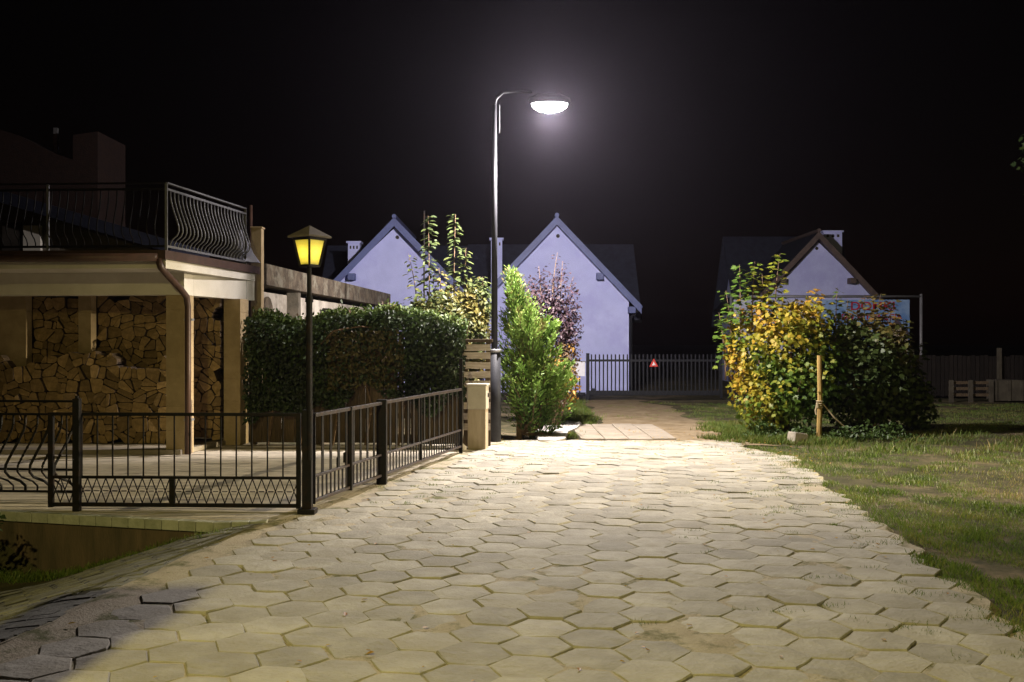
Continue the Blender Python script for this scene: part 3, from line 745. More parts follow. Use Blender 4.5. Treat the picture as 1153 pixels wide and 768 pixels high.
for k in range(4):
    q=[cor(rb-.012,zb+.01,k),cor(rb-.012,zb+.01,k+1),cor(rt-.012,zt-.01,k+1),cor(rt-.012,zt-.01,k)]
    nrm=((q[1]-q[0]).cross(q[3]-q[0])).normalized()*.004
    m=MB(); m.extrude(q,nrm); m.build('glass_pane',mm,ln)
m=MB(); b=len(m.v)
for k in range(4): m.v.append(tuple(cor(.20,zt+.012,k)))
for k in range(4): m.v.append(tuple(cor(.20,zt+.028,k)))
m.v.append((lx,ly,2.675))
m.face((3,2,1,0))
for k in range(4): m.face((k,(k+1)%4,4+(k+1)%4,4+k)); m.face((4+k,4+(k+1)%4,8))
m.build('roof',M['lantern_roof'],ln)

point('lantern_bulb',(lx,ly,2.43),.75,(1,.86,.5),.025)
# ---------------------------------------------------------------- black railings along the road
p0=Vector((-1.86,9.35,0)); p1=Vector((-1.456,11.14,0)); p2=Vector((-.73,14.2,0))
def zv(p,z): return p+Vector((0,0,z))
def flatbar(mb,p,d,z0,z1,w,t):
    mb.box((p.x,p.y,(z0+z1)/2),(w,t,z1-z0),math.atan2(d.y,d.x))
def railing(name,label,cat,a,b,z0,zm,z1,step,posts,par=None):
    root=thing(name,label,cat,a); L=(b-a).length; d=(b-a).normalized()
    for nm,z,w,hh in (('top_rail',z1,.045,.035),('middle_rail',zm,.03,.025),('bottom_rail',z0,.035,.03)):
        m=MB(); m.beam(zv(a,z),zv(b,z),w,hh); m.build(nm,M['brown_iron'],root,bevel=.004)
    n=round(L/step)
    for k in range(1,n):
        m=MB(); flatbar(m,a+d*L*k/n,d,zm+.013,z1-.018,.05,.008); m.build('bar',M['iron'],root)
    n2=n*2
    for k in range(1,n2):
        m=MB(); flatbar(m,a+d*L*k/n2,d,z0+.015,zm-.013,.03,.008); m.build('short_bar',M['iron'],root)
    for p,w,zb_,zt_ in posts:
        m=MB(); m.beam(zv(p,zb_),zv(p,zt_),w); m.build('post',M['iron'],root,bevel=.004)
    return root
d1=(p1-p0).normalized(); mid=p0+d1*.88
gr=railing('side_gate','low black barred side gate with a latch, between lantern post and thick post','gate',p0,p1-d1*.05,.10,.33,.905,.205,[(p0,.03,.07,.92),(mid,.06,.07,.925)])
m=MB(); q=zv(p0+d1*.76,.42); m.tube([q+Vector((-.05,0,0)),q+Vector((-.08,0,.0)),q+Vector((-.08,0,-.12))],.008,6); m.box(q,(.03,.05,.1)); m.build('latch',M['iron'],gr)
d2=(p2-p1).normalized()
railing('railing_fence','low black railing from the thick post to the utility cabinet','fence',p1+d2*.06,p2,.10,.33,.91,.205,[(p1,.11,0,.945),(p1+d2*1.35,.035,.1,.91),(p2,.05,0,1.35)])

# sliding front gate
ga=Vector((-2.0,9.33,0)); gb=Vector((-4.36,9.42,0)); dg=(gb-ga).normalized(); LG=(gb-ga).length
fg=thing('driveway_gate','wide black driveway gate with lattice along its bottom, left of the lantern post','gate',ga)
for nm,z,hh in (('top_rail',.91,.03),('middle_rail',.315,.025),('bottom_rail',.055,.035)):
    m=MB(); m.beam(zv(ga,z),zv(gb,z),.035,hh); m.build(nm,M['iron'],fg,bevel=.003)
for k,w in ((0,.04),(1,.045)):
    p=ga+dg*LG*k; m=MB(); m.beam(zv(p,.03),zv(p,.925),w); m.build('stile',M['iron'],fg)
m=MB(); p=ga+dg*1.2; m.beam(zv(p,.07),zv(p,.30),.045); m.build('stile',M['iron'],fg)
n=16
for k in range(1,n):
    p=ga+dg*LG*k/n; m=MB(); m.beam(zv(p,.328),zv(p,.895),.012); m.build('bar',M['iron'],fg)
m=MB(); nx_=27; w=LG/nx_
for k in range(nx_):
    x0=ga+dg*(LG*k/nx_); x1=ga+dg*(LG*(k+1)/nx_); off=Vector((0,.005,0))
    m.beam(zv(x0,.07)+off,zv(x1,.302)+off,.008); m.beam(zv(x1,.07)-off,zv(x0,.302)-off,.008)
    if k: m.beam(zv(x0-dg*w*.28,.185),zv(x0+dg*w*.28,.185),.007)
m.build('lattice',M['iron'],fg)
m=MB(); p=Vector((-4.09,9.36,0)); m.box((p.x,p.y,.53),(.065,.065,1.06)); m.box((p.x,p.y,1.07),(.03,.03,.03)); tag(m.build('gate_post',M['iron'],bevel=.005),'slim black gate post standing in front of the firewood','post')
# ornate belly-barred fence at left edge
of=thing('ornate_fence','ornate black fence of curved belly bars at the left edge of the picture','fence',(-4.3,9.95,0))
fa=Vector((-4.30,9.9,0)); fb=Vector((-6.4,10.05,0)); df=(fb-fa).normalized(); LF=(fb-fa).length
for z in (1.0,.87,.10,.32):
    m=MB(); yo=Vector((0,.0,0)); m.beam(zv(fa,z)+yo,zv(fb,z)+yo,.03,.022); m.build('rail',M['iron'],of)
for k in range(0,17):
    belly(fa+df*(.06+k*.125),.11,.87,Vector((-.75,-1,0)).normalized(),k%2,r=.014 if k%2==0 else .011,amp=.2).build('baluster',M['iron'],of,smooth=True)

# ---------------------------------------------------------------- cottages
def house(label,cx,d,hw,ez,az,fas,chim,ridge,depth=6,bw=2.95):
    ht=thing('cottage',label,'cottage',(cx,d,0)); z0=-.3
    m=MB(); m.extrude([(cx-hw,d,z0),(cx+hw,d,z0),(cx+hw,d,ez),(cx,d,az-.22),(cx-hw,d,ez)],(0,depth,0)); w=m.build('wall',M['lav'],ht)
    m=MB()
    m.tube([(cx+.05,d-.01,az-.55),(cx+.05,d+.02,az-.55)],.06,10); m.build('vent',M['dark_in'],w)
    sl=(az-ez)/hw; oh=.32; m=MB()
    for s in (-1,1):
        e=(cx+s*(hw+oh),ez-oh*sl); n_=Vector((s*sl,0,1)).normalized()
        A=Vector((cx,d-.42,az-.0)); E=Vector((e[0],d-.42,e[1]))
        m.extrude([A,E,E+Vector((0,0,-.12)),A+Vector((0,0,-.12))] if s>0 else [E,A,A+Vector((0,0,-.12)),E+Vector((0,0,-.12))],(0,depth+.42,0))
    rf=m.build('roof',M['tile'],ht)
    for s in (-1,1):
        A=Vector((cx,d-.46,az+.02)); E=Vector((cx+s*(hw+oh+.02),d-.46,ez-oh*sl+.02)); k_=Vector((0,0,-.27))
        m=MB(); m.extrude([A,E,E+k_,A+k_],(0,.035,0)); m.build('bargeboard',fas,ht)
        m=MB(); sg=E.lerp(A,.02)
        m.extrude([A+Vector((0,.04,-.13)),E+Vector((0,.04,-.13)),E+Vector((0,.04,-.16)),A+Vector((0,.04,-.16))],(0,.40,0)); m.build('soffit',fas,ht)
        for t_ in (.08,.46):
            c_=E.lerp(A,t_); m=MB(); m.box((c_.x-s*.07,d-.2,c_.z-.36),(.2,.38,.2)); m.build('corbel',fas,ht)
        m=MB(); m.tube([(cx+s*(hw+oh),d-.42,ez-oh*sl-.03),(cx+s*(hw+oh),d+depth,ez-oh*sl-.03)],.06,8); m.build('gutter',fas,ht,smooth=True)
    m=MB(); m.tube([(cx+hw+oh,d-.3,ez-oh*sl-.05),(cx+hw+.06,d-.06,ez-oh*sl-.35),(cx+hw+.06,d-.06,z0)],.045,8); m.build('downpipe',M['gate'],ht,smooth=True)
    m=MB(); m.tube([(cx,d-.46,az+.05),(cx,d+depth,az+.05)],.07,8); m.build('ridge_tiles',fas,ht)
    # cross wing behind
    y0=d+2.5; y1=d+6.5; ym=(y0+y1)/2
    m=MB(); m.extrude([(cx-bw+.45,y0,z0),(cx-bw+.45,y1,z0),(cx-bw+.45,y1,2.6),(cx-bw+.45,ym,ridge-.2),(cx-bw+.45,y0,2.6)],(2*bw-.9,0,0)); m.build('rear_wall',M['lav'],ht)
    m=MB(); m.extrude([(cx-bw,y0-.35,2.32),(cx-bw,ym,ridge),(cx-bw,y1+.35,2.32),(cx-bw,y1+.35,2.2),(cx-bw,ym,ridge-.14),(cx-bw,y0-.35,2.2)],(2*bw,0,0)); m.build('rear_roof',M['tile'],ht)
    x,y,zt,w_=chim
    m=MB(); m.box((x,y,zt-1.2),(w_,w_,2.3)); m.box((x,y,zt-.03),(w_+.1,w_+.1,.06)); c_=m.build('chimney',M['lav'],ht)
    m=MB()
    for k in (-1,0,1): m.box((x+k*w_*.28,y-w_/2,zt-.2),(w_*.13,.03,.1))
    m.build('flue_opening',M['dark_in'],c_)
house('lavender gabled cottage in the middle with dark blue bargeboards, behind the gate',1.38,31,2.26,3.02,5.42,M['bluefascia'],(-.5,32.5,4.95,.36),5.05)
house('lavender gabled cottage half hidden by the old shed, behind the tall yellow shrub',-3.62,31,2.26,3.02,5.38,M['bluefascia'],(-5.15,32.6,4.85,.38),5.0)
house('lavender gabled cottage with brown bargeboards and white chimney behind the billboard',10.97,36,2.1,3.25,5.5,M['brownfascia'],(12.2,38.2,5.8,.7),5.85,bw=2.4)

# ---------------------------------------------------------------- far gate and fences
gy=27.6
fgt=thing('sliding_gate','dark barred sliding gate with a red warning triangle in front of the cottage','gate',(2.1,gy,0))
gx0,gx1=2.14,5.80
for nm,z,hh in (('top_rail',1.06,.06),('bottom_rail',.16,.13)):
    m=MB(); m.box(((gx0+gx1)/2,gy,z),(gx1-gx0,.05,hh)); m.build(nm,M['gate'],fgt)
n=33
for k in range(n):
    x=gx0+.06+(gx1-gx0-.12)*k/(n-1); m=MB(); m.box((x,gy-.04,.68),(.035,.025,1.1)); m.build('bar',M['gate'],fgt)
m=MB(); m.box((gx1,gy,.6),(.06,.06,1.15)); m.build('stile',M['gate'],fgt)
m=MB(); zc=1.0; x=3.92; m.extrude([(x-.125,gy-.07,zc-.11),(x+.125,gy-.07,zc-.11),(x,gy-.07,zc+.12)],(0,.012,0)); wt=m.build('warning_triangle',M['red'],fgt)
m=MB(); m.extrude([(x-.05,gy-.075,zc-.07),(x+.05,gy-.075,zc-.07),(x,gy-.075,zc+.03)],(0,.004,0)); m.build('pictogram',M['white'],wt)
m=MB(); m.box((2.10,gy,.62),(.09,.09,1.28)); tag(m.build('fence_post',M['gate'],bevel=.006),'dark square post at the left end of the sliding gate','post')
def barfence(name,label,x0,x1,y,zt,step=.118):
    root=thing(name,label,'fence',(x0,y,0))
    for z in (zt-.1,.15):
        m=MB(); m.box(((x0+x1)/2,y,z),(x1-x0,.04,.05)); m.build('rail',M['gate'],root)
    n=int((x1-x0)/step)
    for k in range(n):
        m=MB(); m.box((x0+step*(k+.5),y-.035,zt/2+.05),(.035,.022,zt-.08)); m.build('bar',M['gate'],root)
barfence('bar_fence','dark barred fence carrying a white sign left of the sliding gate',-.9,2.04,gy,1.12)
barfence('bar_fence','dark barred fence right of the sliding gate, running behind the yellow maple',5.95,9.6,gy,1.14)
m=MB(); m.box((1.79,gy-.07,.83),(.46,.015,.40)); tag(m.build('notice_board',M['white']),'white notice board hung on the barred fence left of the gate','sign')
df_=thing('board_fence','dark low board fence at the far right beyond the lawn','fence',(12,28.5,0))
m=MB(); x=10.2
while x<17: m.box((x,28.5,.6),(.1,.03,1.15+random.uniform(-.05,.05))); x+=.125
m.build('board_panel',M['fence_dark'],df_)
for x in (11.4,13.9,16.2):
    m=MB(); m.box((x,28.4,.7),(.1,.1,1.4)); m.build('post',M['oldboard'],df_)
rk=thing('wooden_rack','small wooden rack with three pale posts beyond the lawn','rack',(12.0,26.8,0))
for x in (11.78,12.3,12.85):
    m=MB(); m.box((x,26.7,.25),(.1,.08,.6)); m.build('post',M['oldboard'],rk)
for z in (.15,.32,.48):
    m=MB(); m.box((12.3,26.78,z),(1.1,.03,.08)); m.build('board',M['plank'],rk)
cr_=thing('crate','weathered wooden crate beside the dark board fence','crate',(13.5,26.8,0))
m=MB(); m.box((13.35,27.0,.27),(.75,.5,.56)); m.build('body',M['oldboard'],cr_,bevel=.01)
for x in (13.0,13.36,13.7):
    m=MB(); m.box((x,26.735,.27),(.07,.025,.56)); m.build('batten',M['oldboard'],cr_)

# ---------------------------------------------------------------- billboard
bd=29.5
bb_=thing('billboard','banner on a pipe frame advertising cottages, above the maple bushes','billboard',(9,bd,0))
xl,xr=(826-576.5)/F*bd,(1024-576.5)/F*bd; zt_=EYE+(384-337.5)/F*bd; zb_=EYE+(384-402)/F*bd; xm=(925-576.5)/F*bd
m=MB(); m.box(((xm+xr)/2,bd,(zt_+zb_)/2),(xr-xm,.02,zt_-zb_)); bn=m.build('banner',M['banner_blue'],bb_)
m=MB(); m.box(((xm+xl)/2-.02,bd,(zt_+zb_)/2),(xm-xl-.04,.02,zt_-zb_)); m.build('banner',M['banner_pale'],bb_)
for x,zz in ((xl-.06,zt_+.1),(xm-.02,zt_+.1),((1038-576.5)/F*bd,EYE+(384-331)/F*bd)):
    m=MB(); m.tube([(x,bd+.06,-.1),(x,bd+.06,zz)],.045,8); m.build('post',M['grey_iron'],bb_,smooth=True)
m=MB(); m.tube([(xl-.06,bd+.06,zt_+.1),((1038-576.5)/F*bd,bd+.06,zt_+.1)],.04,8); m.build('crossbar',M['grey_iron'],bb_,smooth=True)
def text(s,px0,px1,py,hpx,mat):
    cu=bpy.data.curves.new('lettering','FONT'); cu.body=s; cu.size=1; cu.extrude=.002; cu.offset=.012; o=bpy.data.objects.new('lettering',cu); COL.objects.link(o)
    bpy.context.view_layer.update(); w=o.dimensions.x; W=(px1-px0)/F*bd; H=hpx/F*bd
    me=bpy.data.meshes.new_from_object(o.evaluated_get(bpy.context.evaluated_depsgraph_get())); bpy.data.objects.remove(o)
    q=np.array([v.co[:] for v in me.vertices]); hh=.73
    x0=(px0-576.5)/F*bd; zc=EYE+(384-py)/F*bd
    for v_ in me.vertices:
        X=v_.co.x/w*W+x0; Z=v_.co.y/hh*H+zc; Y=bd-.016-v_.co.z; v_.co=(X,Y,Z)
    me.materials.clear(); me.materials.append(mat)
    o=link('lettering',me,bn)
text('DOMKI',957,1006,349,9.5,M['banner_red']); text('DO WYNAJĘCIA',947,1015,359.5,6.2,M['banner_red'])
m=MB(); q=lambda px,py,o_=.014: Vector(((px-576.5)/F*bd,bd-o_,EYE+(384-py)/F*bd))
m.poly([q(1009,363),q(1022,378),q(1022,402),q(990,402),q(990,380)]); o=m.build('picture',M['banner_cream'],bn)
m=MB(); m.extrude([q(1010,359,.02),q(1023.5,374,.02),q(1023.5,379,.02),q(1009.5,364,.02),q(989,384,.02),q(987,381,.02)],(0,.004,0)); o=m.build('picture_roof',M['banner_roof'],bn)

# ---------------------------------------------------------------- plants
# yellow maple thicket and its dark neighbour
yt=lambda p: .43+.12*vnoise(p,5)+.42*np.clip((4.75-p[:,0])/1.0,-1,1)*.55+.25*vnoise(p,1.9)+.22*np.clip((p[:,2]-1.0)/1.2,-1,1)-.1*np.clip((p[:,0]-4.9),0,1)
shrub('maple_shrub','bushy autumn maple with yellow leaves lit by the lamp, beside the stake','maple',(4.7,17.5,0),
  [(4.45,17.4,.65,.62,.6,.62),(4.9,17.2,.75,.65,.6,.6),(4.3,17.6,1.35,.5,.55,.6),(4.85,17.4,1.55,.62,.6,.65),(5.35,17.5,1.1,.5,.6,.75),(4.6,17.5,2.0,.5,.5,.36),(5.2,17.6,1.95,.45,.5,.4),(4.05,17.7,1.5,.28,.3,.75)],
  7000,.068,yt,ML['ymaple'],spires=[((4.02,17.5,1.6),1.35,(-.02,0),54,.075,.2),((3.92,17.7,1.2),1.3,(-.12,0),46,.07,.25),((4.22,17.5,1.8),1.2,(.05,0),50,.07,.4),((4.62,17.5,1.9),1.25,(.12,.1),50,.075,.45),((5.35,17.6,1.6),.95,(.02,0),40,.07,.85),((5.75,17.7,1.4),1.15,(.03,0),26,.07,.4),((4.45,17.6,1.9),.9,(-.03,0),34,.07,.6),((3.8,17.7,.9),1.2,(-.12,0),40,.07,.3)])
dt=lambda p: .36+.25*vnoise(p,1.6)+.34*np.clip((p[:,2]-1.3)/.8,-.4,1)
shrub('maple_shrub','bushy dark maple with brownish green leaves, right of the stake','maple',(6.3,17.8,0),
  [(6.05,17.6,.8,.6,.6,.8),(6.6,17.8,.75,.65,.6,.75),(6.3,17.8,1.4,.65,.6,.5),(7.05,18.0,.7,.4,.5,.65),(5.8,17.9,1.5,.45,.5,.5),(6.85,17.9,1.25,.4,.5,.4),(7.4,18.1,.45,.3,.4,.5),(6.6,17.8,1.62,.42,.4,.34),(6.05,17.8,1.75,.3,.4,.35)],
  7800,.07,dt,ML['dmaple'],spires=[((6.0,17.8,1.6),.75,(0,0),30,.07,.7),((6.5,17.8,1.7),.75,(.1,0),40,.07,.75),((6.75,17.8,1.6),.75,(.05,0),40,.07,.8),((6.3,17.8,1.7),.7,(.0,0),36,.07,.8),((6.95,17.8,1.4),.6,(.06,0),30,.07,.6),((7.1,18.1,1.0),.9,(.08,0),30,.08,.3),((7.35,18.1,.7),.9,(.1,0),26,.08,.3)])
# conifer
def conifer(label,loc,H,n):
    root=thing('conifer',label,'conifer',loc); L=Vector(loc); tr=MB(); pos=[];ax=[];nr=[];sz=[];ti=[]
    tr.tube([L+Vector((0,0,-.06)),L+Vector((.02,0,H*.5)),L+Vector((-.08,.0,H*.97))],[.06,.035,.006],7)
    for i in range(n):
        t=random.random()**.85; z=.12+t*(H-.3); a=random.uniform(0,6.28)
        # wide below, leaning to the right, narrow spike on top
        prof=float(np.interp(t,[0,.15,.4,.6,.75,.82,1],[.55,.68,.60,.46,.34,.2,.085]))
        rad=0.88*prof*(.32+.8*random.random()**.9)*(1+.18*math.sin(a*3+t*9))
        cx=float(np.interp(t,[0,.4,.75,1],[.30,.20,.02,-.12])); o=Vector((math.cos(a),math.sin(a)*.8,0))
        b0=L+Vector((cx+o.x*rad*.5,o.y*rad*.5,z-.12)); tip=L+Vector((cx+o.x*rad,o.y*rad,z+.10+.22*random.random()))
        tip+=Vector((random.gauss(0,.04),random.gauss(0,.04),0))
        if i%3==0: tr.tube([L+Vector((0,0,max(.05,z-.35))),b0,tip],[.014,.009,.003],4)
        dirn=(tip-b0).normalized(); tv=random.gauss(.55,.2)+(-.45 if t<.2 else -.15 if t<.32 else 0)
        for j in range(34):
            s_=j/33; p=b0.lerp(tip,s_)+Vector((0,0,.04*s_*s_)); side=Vector((random.gauss(0,1),random.gauss(0,1),random.gauss(0,.6)))
            ad=(dirn*.75+side*.6+Vector((0,0,.3))).normalized(); p=p+side*.03
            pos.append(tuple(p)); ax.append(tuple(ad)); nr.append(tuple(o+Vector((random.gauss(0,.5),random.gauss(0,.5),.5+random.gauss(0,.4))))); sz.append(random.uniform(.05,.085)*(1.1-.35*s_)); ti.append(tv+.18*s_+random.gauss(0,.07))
    for q in range(46):
        a=random.choice((random.uniform(-1.6,.6),random.uniform(0,6.28))); z0_=random.uniform(.35,1.75); ln=random.uniform(.55,.85)*(1-.28*z0_)
        c_=L+Vector((float(np.interp(z0_/H,[0,.4,.75,1],[.28,.2,.05,-.1])),0,z0_)); o=Vector((math.cos(a),math.sin(a)*.75,0))
        P0=c_; P1=c_+o*ln*.6+Vector((0,0,.12)); P2=c_+o*ln*1.05+Vector((0,0,.30+random.uniform(0,.22)))
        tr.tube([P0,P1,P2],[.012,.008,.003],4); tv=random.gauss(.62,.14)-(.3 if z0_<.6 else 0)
        for j in range(150):
            s_=.25+.8*random.random(); p=P0*(1-s_)**2+P1*2*s_*(1-s_)+P2*s_*s_; w_=.13*(1.12-s_); side=Vector((random.gauss(0,1),random.gauss(0,1),random.gauss(0,.9)))
            d_=(P2-P1).normalized()
            pos.append(tuple(p+side*w_*.6)); ax.append(tuple((d_*.9+side*.45+Vector((0,0,.2))).normalized())); nr.append(tuple(o*.5+Vector((random.gauss(0,.5),-.3+random.gauss(0,.5),.6)))); sz.append(random.uniform(.045,.08)); ti.append(tv+.22*(s_-.5)+random.gauss(0,.07))
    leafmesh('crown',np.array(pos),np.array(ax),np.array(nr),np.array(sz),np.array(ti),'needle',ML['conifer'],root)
    tr.build('trunk',M['shrubwood'],root)
conifer('bright green conifer with feathery upright sprays, right of the lamp post',(.12,16.55,0),2.68,460)
# purple leaved tree with some yellow leaves
pt=lambda p: np.where((p[:,2]<1.55)&(p[:,0]>.55),.88,.36)+.26*vnoise(p,3)
shrub('purple_plum','slender purple-leaved tree with yellow lower leaves, behind the green conifer','tree',(.75,18.6,0),
  [(.8,18.6,2.2,.5,.45,.75),(.95,18.6,1.3,.35,.4,.6),(.4,18.7,2.3,.35,.4,.5),(1.04,18.6,1.85,.28,.4,.55),(1.0,18.5,.8,.25,.4,.5),(1.0,18.4,1.1,.2,.3,.5)],4600,.066,pt,ML['purple'],'oval',
  spires=[((.75,18.6,2.2),1.05,(.1,0),26,.05,.4),((.55,18.6,2.0),1.0,(-.05,0),24,.05,.4),((1.0,18.6,2.0),.8,(.15,0),24,.05,.4),((.35,18.6,2.2),.6,(-.15,0),20,.05,.4),((.9,18.6,2.1),1.0,(.05,.1),24,.05,.35)],shell=.9)
# yellow olive shrub behind the hedge
ot=lambda p: .42+.3*vnoise(p,2.6)-.15*np.clip((p[:,2]-2.2),0,1)
shrub('elder_shrub','tall yellowing shrub with upright leafy shoots rising over the ivy hedge','shrub',(-1.1,17.0,0),
  [(-1.15,17.0,2.05,.55,.4,.45),(-.75,16.9,1.75,.4,.35,.5),(-1.45,17.1,1.95,.35,.35,.35),(-.6,17.0,2.2,.3,.3,.4),(-.9,17.0,1.2,.5,.4,.6)],8200,.085,ot,ML['olive'],'oval',
  spires=[((-1.42,17.1,2.1),1.65,(-.02,0),64,.095,.16),((-1.0,17.1,2.1),1.68,(.03,0),66,.095,.16),((-.82,17.1,2.1),1.1,(.03,0),44,.085,.3),((-1.62,17.1,1.9),1.2,(-.16,0),30,.085,.3),((-.5,17.0,2.1),.6,(.0,0),26,.085,.3),((-1.2,17.0,2.1),.75,(-.05,0),26,.08,.6),((-.65,17.0,2.2),.5,(.1,0),24,.09,.2)],droop=.2)
# antenna mast
mt=thing('mast','thin dark mast with a diagonal brace above the shed roof','mast',(-1.75,19.5,0))
m=MB(); m.tube([(-1.72,19.5,0),(-1.72,19.5,4.15)],.018,8); m.build('pole',M['iron'],mt,smooth=True)
m=MB(); m.tube([(-2.15,19.5,1.5),(-1.72,19.5,2.35)],.018,6); m.build('brace',M['iron'],mt)
m=MB(); m.box((-1.58,19.5,2.15),(.3,.03,.03)); m.box((-1.45,19.5,2.1),(.03,.03,.5)); m.build('bracket',M['iron'],mt)
# dark tree at right edge, dark shrub at left edge
shrub('dark_tree','tall dark tree barely visible at the right edge of the picture','tree',(11.3,20.5,0),
  [(11.7,20.5,5.6,1.1,1.1,.9),(12.0,20.5,4.6,1.2,1.1,.8),(11.7,20.4,6.4,.8,.9,.8)],2200,.1,lambda p:.1+.2*vnoise(p,2),ML['dmaple'])
shrub('small_shrub','small dark shrub below the retaining wall at the left edge','shrub',(-4.45,8.35,-.5),
  [(-4.50,8.35,-.1,.28,.25,.36)],420,.06,lambda p:.2+.2*vnoise(p,3),ML['ivy'],'oval')
# stake, rope and block
sk=thing('stake','yellowed wooden stake with a rope standing before the maples','stake',(5.13,16.6,0))
m=MB(); m.tube([(5.10,16.55,-.05),(5.12,16.55,.6),(5.11,16.55,1.36)],[.045,.042,.04],8); m.build('pole',M['stake'],sk)
m=MB(); 
for z in (.50,.53,.56,.6): m.tube([(5.115+.05*math.cos(a),16.55+.05*math.sin(a),z) for a in np.linspace(0,6.28,12)],.012,5)
m.tube([(5.06,16.5,.58),(5.02,16.47,.45),(5.03,16.46,.38)],.014,5)
m.tube([(5.16,16.53,.56),(5.35,16.5,.32),(5.6,16.5,.10),(5.75,16.5,.02)],.012,6); m.build('rope',M['rope'],sk)
m=MB(); m.box((4.58,16.0,-.01),(.26,.2,.28),R(25),M=Matrix.Rotation(R(25),3,'Z')@Matrix.Rotation(R(9),3,'Y')); tag(m.build('concrete_block',M['stone'],bevel=.02),'broken concrete block half hidden in the grass under the yellow maple','block')

# ---------------------------------------------------------------- grass and weeds
def blades(name,pts,hgt,tint,label):
    n=len(pts); pos=np.array(pts); a=rng.random(n)*6.283; lean=rng.random(n)*.8
    ax=np.stack([np.cos(a)*lean,np.sin(a)*lean,np.ones(n)],1); nr=np.stack([-np.sin(a),np.cos(a),np.zeros(n)],1)+rnd_dirs(n)*.3
    o=leafmesh(name,pos,ax,nr,hgt,tint,'blade',ML['grass']); o['label']=label; o['category']='grass'; o['kind']='stuff'
pts=[];hh=[];tt=[]
for i in range(700000):
    if len(pts)>260000: break
    y=5+21*random.random()**1.25; x=random.uniform(2.6,4+.62*y)
    if x<redge(y)-.26+.26*nz(x*2,y*2)+.12*random.random(): continue
    if y>15.6 and x<4.05+.3*nz(8,y)+.2*nz(x*3,y*3): continue
    dn=nz(x*1.1,y*1.1)+.7*nz(x*2.7+3,y*2.9)
    cl=sm((dn+.72)/.7)
    bare=sm((x-(redge(y)+1.2))/.6)*sm((13.2-y)/1)*sm((y-9.5)/1)   # trodden sandy patch
    if random.random()>cl*(1-.7*bare)*.97+.03: continue
    pts.append((x,y,(h(x,y) if x>redge(y)+.08 else max(h(x,y),-.016))-.004)); tall=1+ (1.3 if (14<y<17.5 and x>4.3 and random.random()<.12) else 0)
    hh.append(random.uniform(.014,.045)*(.6+.5*cl+1.1*max(0,nz(x*2.1,y*2.3)))*tall); tt.append(.42+.3*nz(x*1.9,y*2.1)+.12*sm((x-redge(y)-1.5)/2)+random.gauss(0,.16)+.25*bare)
for i in range(30000):
    y=16.8+10*random.random(); x=random.uniform(.3,1.9+.5*nz(3,y))
    if x>L_[min(59,max(0,int((y-15.5)/.205)))][0]+.1*random.gauss(0,1): continue
    pts.append((x,y,h(x,y)-.004)); hh.append(random.uniform(.04,.13)); tt.append(.5+random.gauss(0,.15))
for i in range(16000):
    y=random.uniform(15.75,19.5); x=random.uniform(2.9,5.4)
    if x<3.35+.45*nz(5,y*1.7)+.25*nz(x*3,y*3)+.1*(y-15.7): continue
    if nz(x*2.3,y*2.3)<-.45: continue
    pts.append((x,y,h(x,y)+.0)); hh.append(random.uniform(.05,.14)); tt.append(.5+.2*nz(x,y)+random.gauss(0,.15))
for i in range(9000):
    y=20.5+6.5*random.random(); x=random.uniform(1,4.5)
    if nz(x*1.6,y*1.6)+.5*nz(x*4,y*4)<.42: continue
    pts.append((x,y,h(x,y)+.02)); hh.append(random.uniform(.02,.06)); tt.append(.6+random.gauss(0,.15))
blades('grass',pts,np.array(hh),np.array(tt),'short patchy green grass beside the paved road and dirt path')
# weeds in the joints and along the wall foot
pts=[];hh=[];tt=[]
def tuft(x,y,z,n,r,hm):
    for _ in range(n):
        pts.append((x+random.gauss(0,r),y+random.gauss(0,r*.6),z)); hh.append(random.uniform(.3,1)*hm); tt.append(random.gauss(.42,.15))
for i in range(46): 
    y=random.uniform(9.5,14.5); x=random.gauss(edge(y)+1.0,.5); tuft(x,y,-.008,30,.04,.04)
for i in range(150):
    y=random.uniform(5.0,15); x=redge(y)-abs(random.gauss(0,.8)); tuft(x,y,-.008,34,.05,.038)
for i in range(40):
    y=random.uniform(4.2,15); x=random.uniform(edge(y)+.4,redge(y)-.3); tuft(x,y,-.02,7,.03,.03)
for i in range(330):
    x=random.uniform(-5,-2.35); y=fline(x)-random.uniform(.02,.32); tuft(x,y,h(x,y),14,.06,.085)
for i in range(60):
    x=random.uniform(-.5,3.8); tuft(x,15.9+random.gauss(0,.08),-.03,10,.05,.05)
blades('weeds',pts,np.array(hh),np.array(tt),'small green weeds growing in the paving joints')
# leafy plants at the foot of the maples
pos=[];
for i in range(900):
    c_=random.choice(((5.5,16.4,.22),(5.85,16.3,.3),(6.3,16.5,.25),(4.9,16.75,.2),(4.3,16.9,.25)))
    x=random.gauss(c_[0],.2); y=random.gauss(c_[1],.16); pos.append((x,y,random.uniform(0,c_[2])*math.exp(-((x-c_[0])/.25)**2)))
pos=np.array(pos); k=len(pos)
o=leafmesh('ground_cover',pos,rnd_dirs(k)+np.array([0,0,.2]),rnd_dirs(k)*.5+np.array([0,-.3,1]),.06*(.5+rng.random(k)),.35+.2*rng.random(k),'oval',ML['ivy']); o['kind']='stuff'; o['label']='low leafy ground cover at the foot of the maples'; o['category']='ground cover'
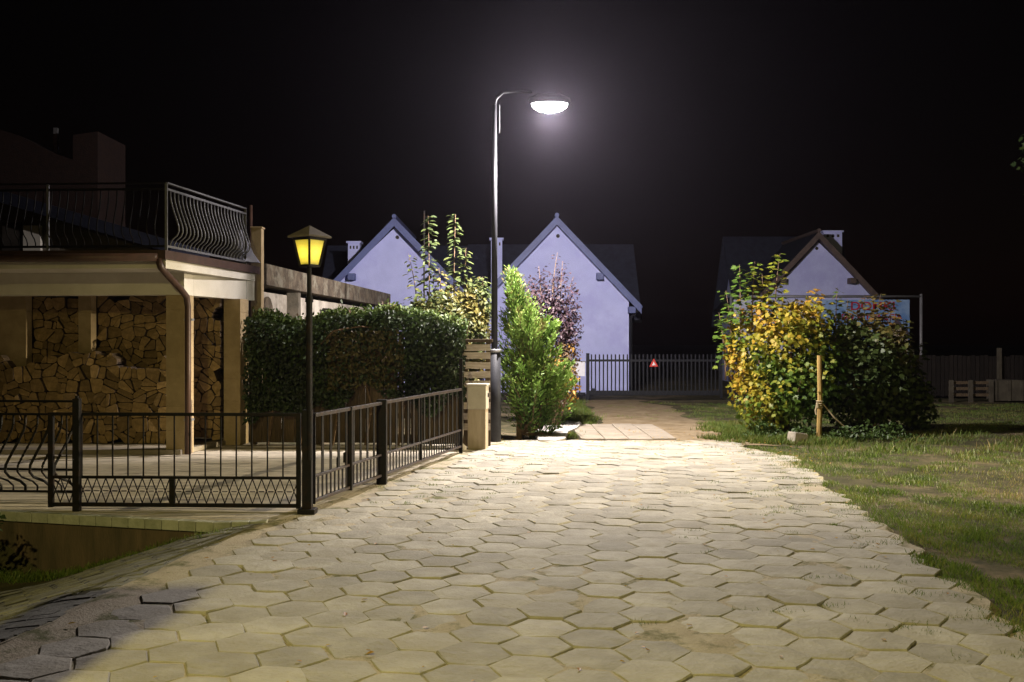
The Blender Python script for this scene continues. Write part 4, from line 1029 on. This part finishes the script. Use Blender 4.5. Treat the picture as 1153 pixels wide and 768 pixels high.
# fallen leaves scattered on the paving
pos=[]
for i in range(420):
    y=random.uniform(12.8,18.2); x=random.uniform(-.3,4.2); pos.append((x,y,.012+random.random()*.008 if y<16 else .012))
for i in range(120):
    y=random.uniform(4.5,13); x=random.uniform(edge(y),redge(y)); pos.append((x,y,.012))
pos=np.array(pos); k=len(pos)
o=leafmesh('fallen_leaves',pos,rnd_dirs(k)*np.array([1,1,.1]),rnd_dirs(k)*.3+np.array([0,0,1]),.03*(.6+.8*rng.random(k)),.75+.25*rng.random(k),'oval',ML['ymaple']); o['kind']='stuff'; o['label']='fallen yellow and brown leaves scattered on the paving'; o['category']='leaves'

# ---------------------------------------------------------------- air, sky, light, camera
m=MB(); m.box((0,180,6.5),(640,520,17)); 
hz,nt,N,L=newmat('haze_air'); out=N.new('ShaderNodeOutputMaterial'); pv=N.new('ShaderNodeVolumePrincipled'); pv.inputs['Color'].default_value=(.85,.78,1,1); pv.inputs['Density'].default_value=.00024; pv.inputs['Anisotropy'].default_value=.82; L.new(pv.outputs[0],out.inputs['Volume'])
o=m.build('haze',hz); o['kind']='stuff'
w=bpy.data.worlds.new('World'); sc.world=w; w.use_nodes=True; nt=w.node_tree; bg=nt.nodes['Background']
sky=nt.nodes.new('ShaderNodeTexSky'); sky.sky_type='NISHITA'; sky.sun_disc=False; sky.sun_elevation=R(2); sky.sun_rotation=R(200)
mx=nt.nodes.new('ShaderNodeMix'); mx.data_type='RGBA'; mx.blend_type='MULTIPLY'; mx.inputs[0].default_value=1; mx.inputs[7].default_value=(1,.55,.6,1)
nt.links.new(sky.outputs[0],mx.inputs[6]); nt.links.new(mx.outputs[2],bg.inputs[0]); bg.inputs[1].default_value=.0006
sl=bpy.data.lights.new('moon','SUN'); sl.energy=.004; sl.angle=R(.5); sl.color=(.8,.85,1); so=bpy.data.objects.new('moon',sl); COL.objects.link(so); so.rotation_euler=(R(50),0,R(20))
cam=bpy.data.cameras.new('Camera'); cam.sensor_width=36; cam.lens=35; cam.clip_end=2000; co=bpy.data.objects.new('Camera',cam); COL.objects.link(co); co.location=(0,0,EYE); co.rotation_euler=(R(90),0,0); sc.camera=co
sc.view_settings.view_transform='Standard'; sc.view_settings.look='None'; sc.view_settings.exposure=0; sc.view_settings.gamma=1
sc.render.engine='CYCLES'; cy=sc.cycles; cy.max_bounces=6; cy.diffuse_bounces=3; cy.glossy_bounces=2; cy.transmission_bounces=4; cy.volume_bounces=0; cy.transparent_max_bounces=6
cy.use_denoising=True; cy.sample_clamp_indirect=4; cy.caustics_reflective=False; cy.caustics_refractive=False
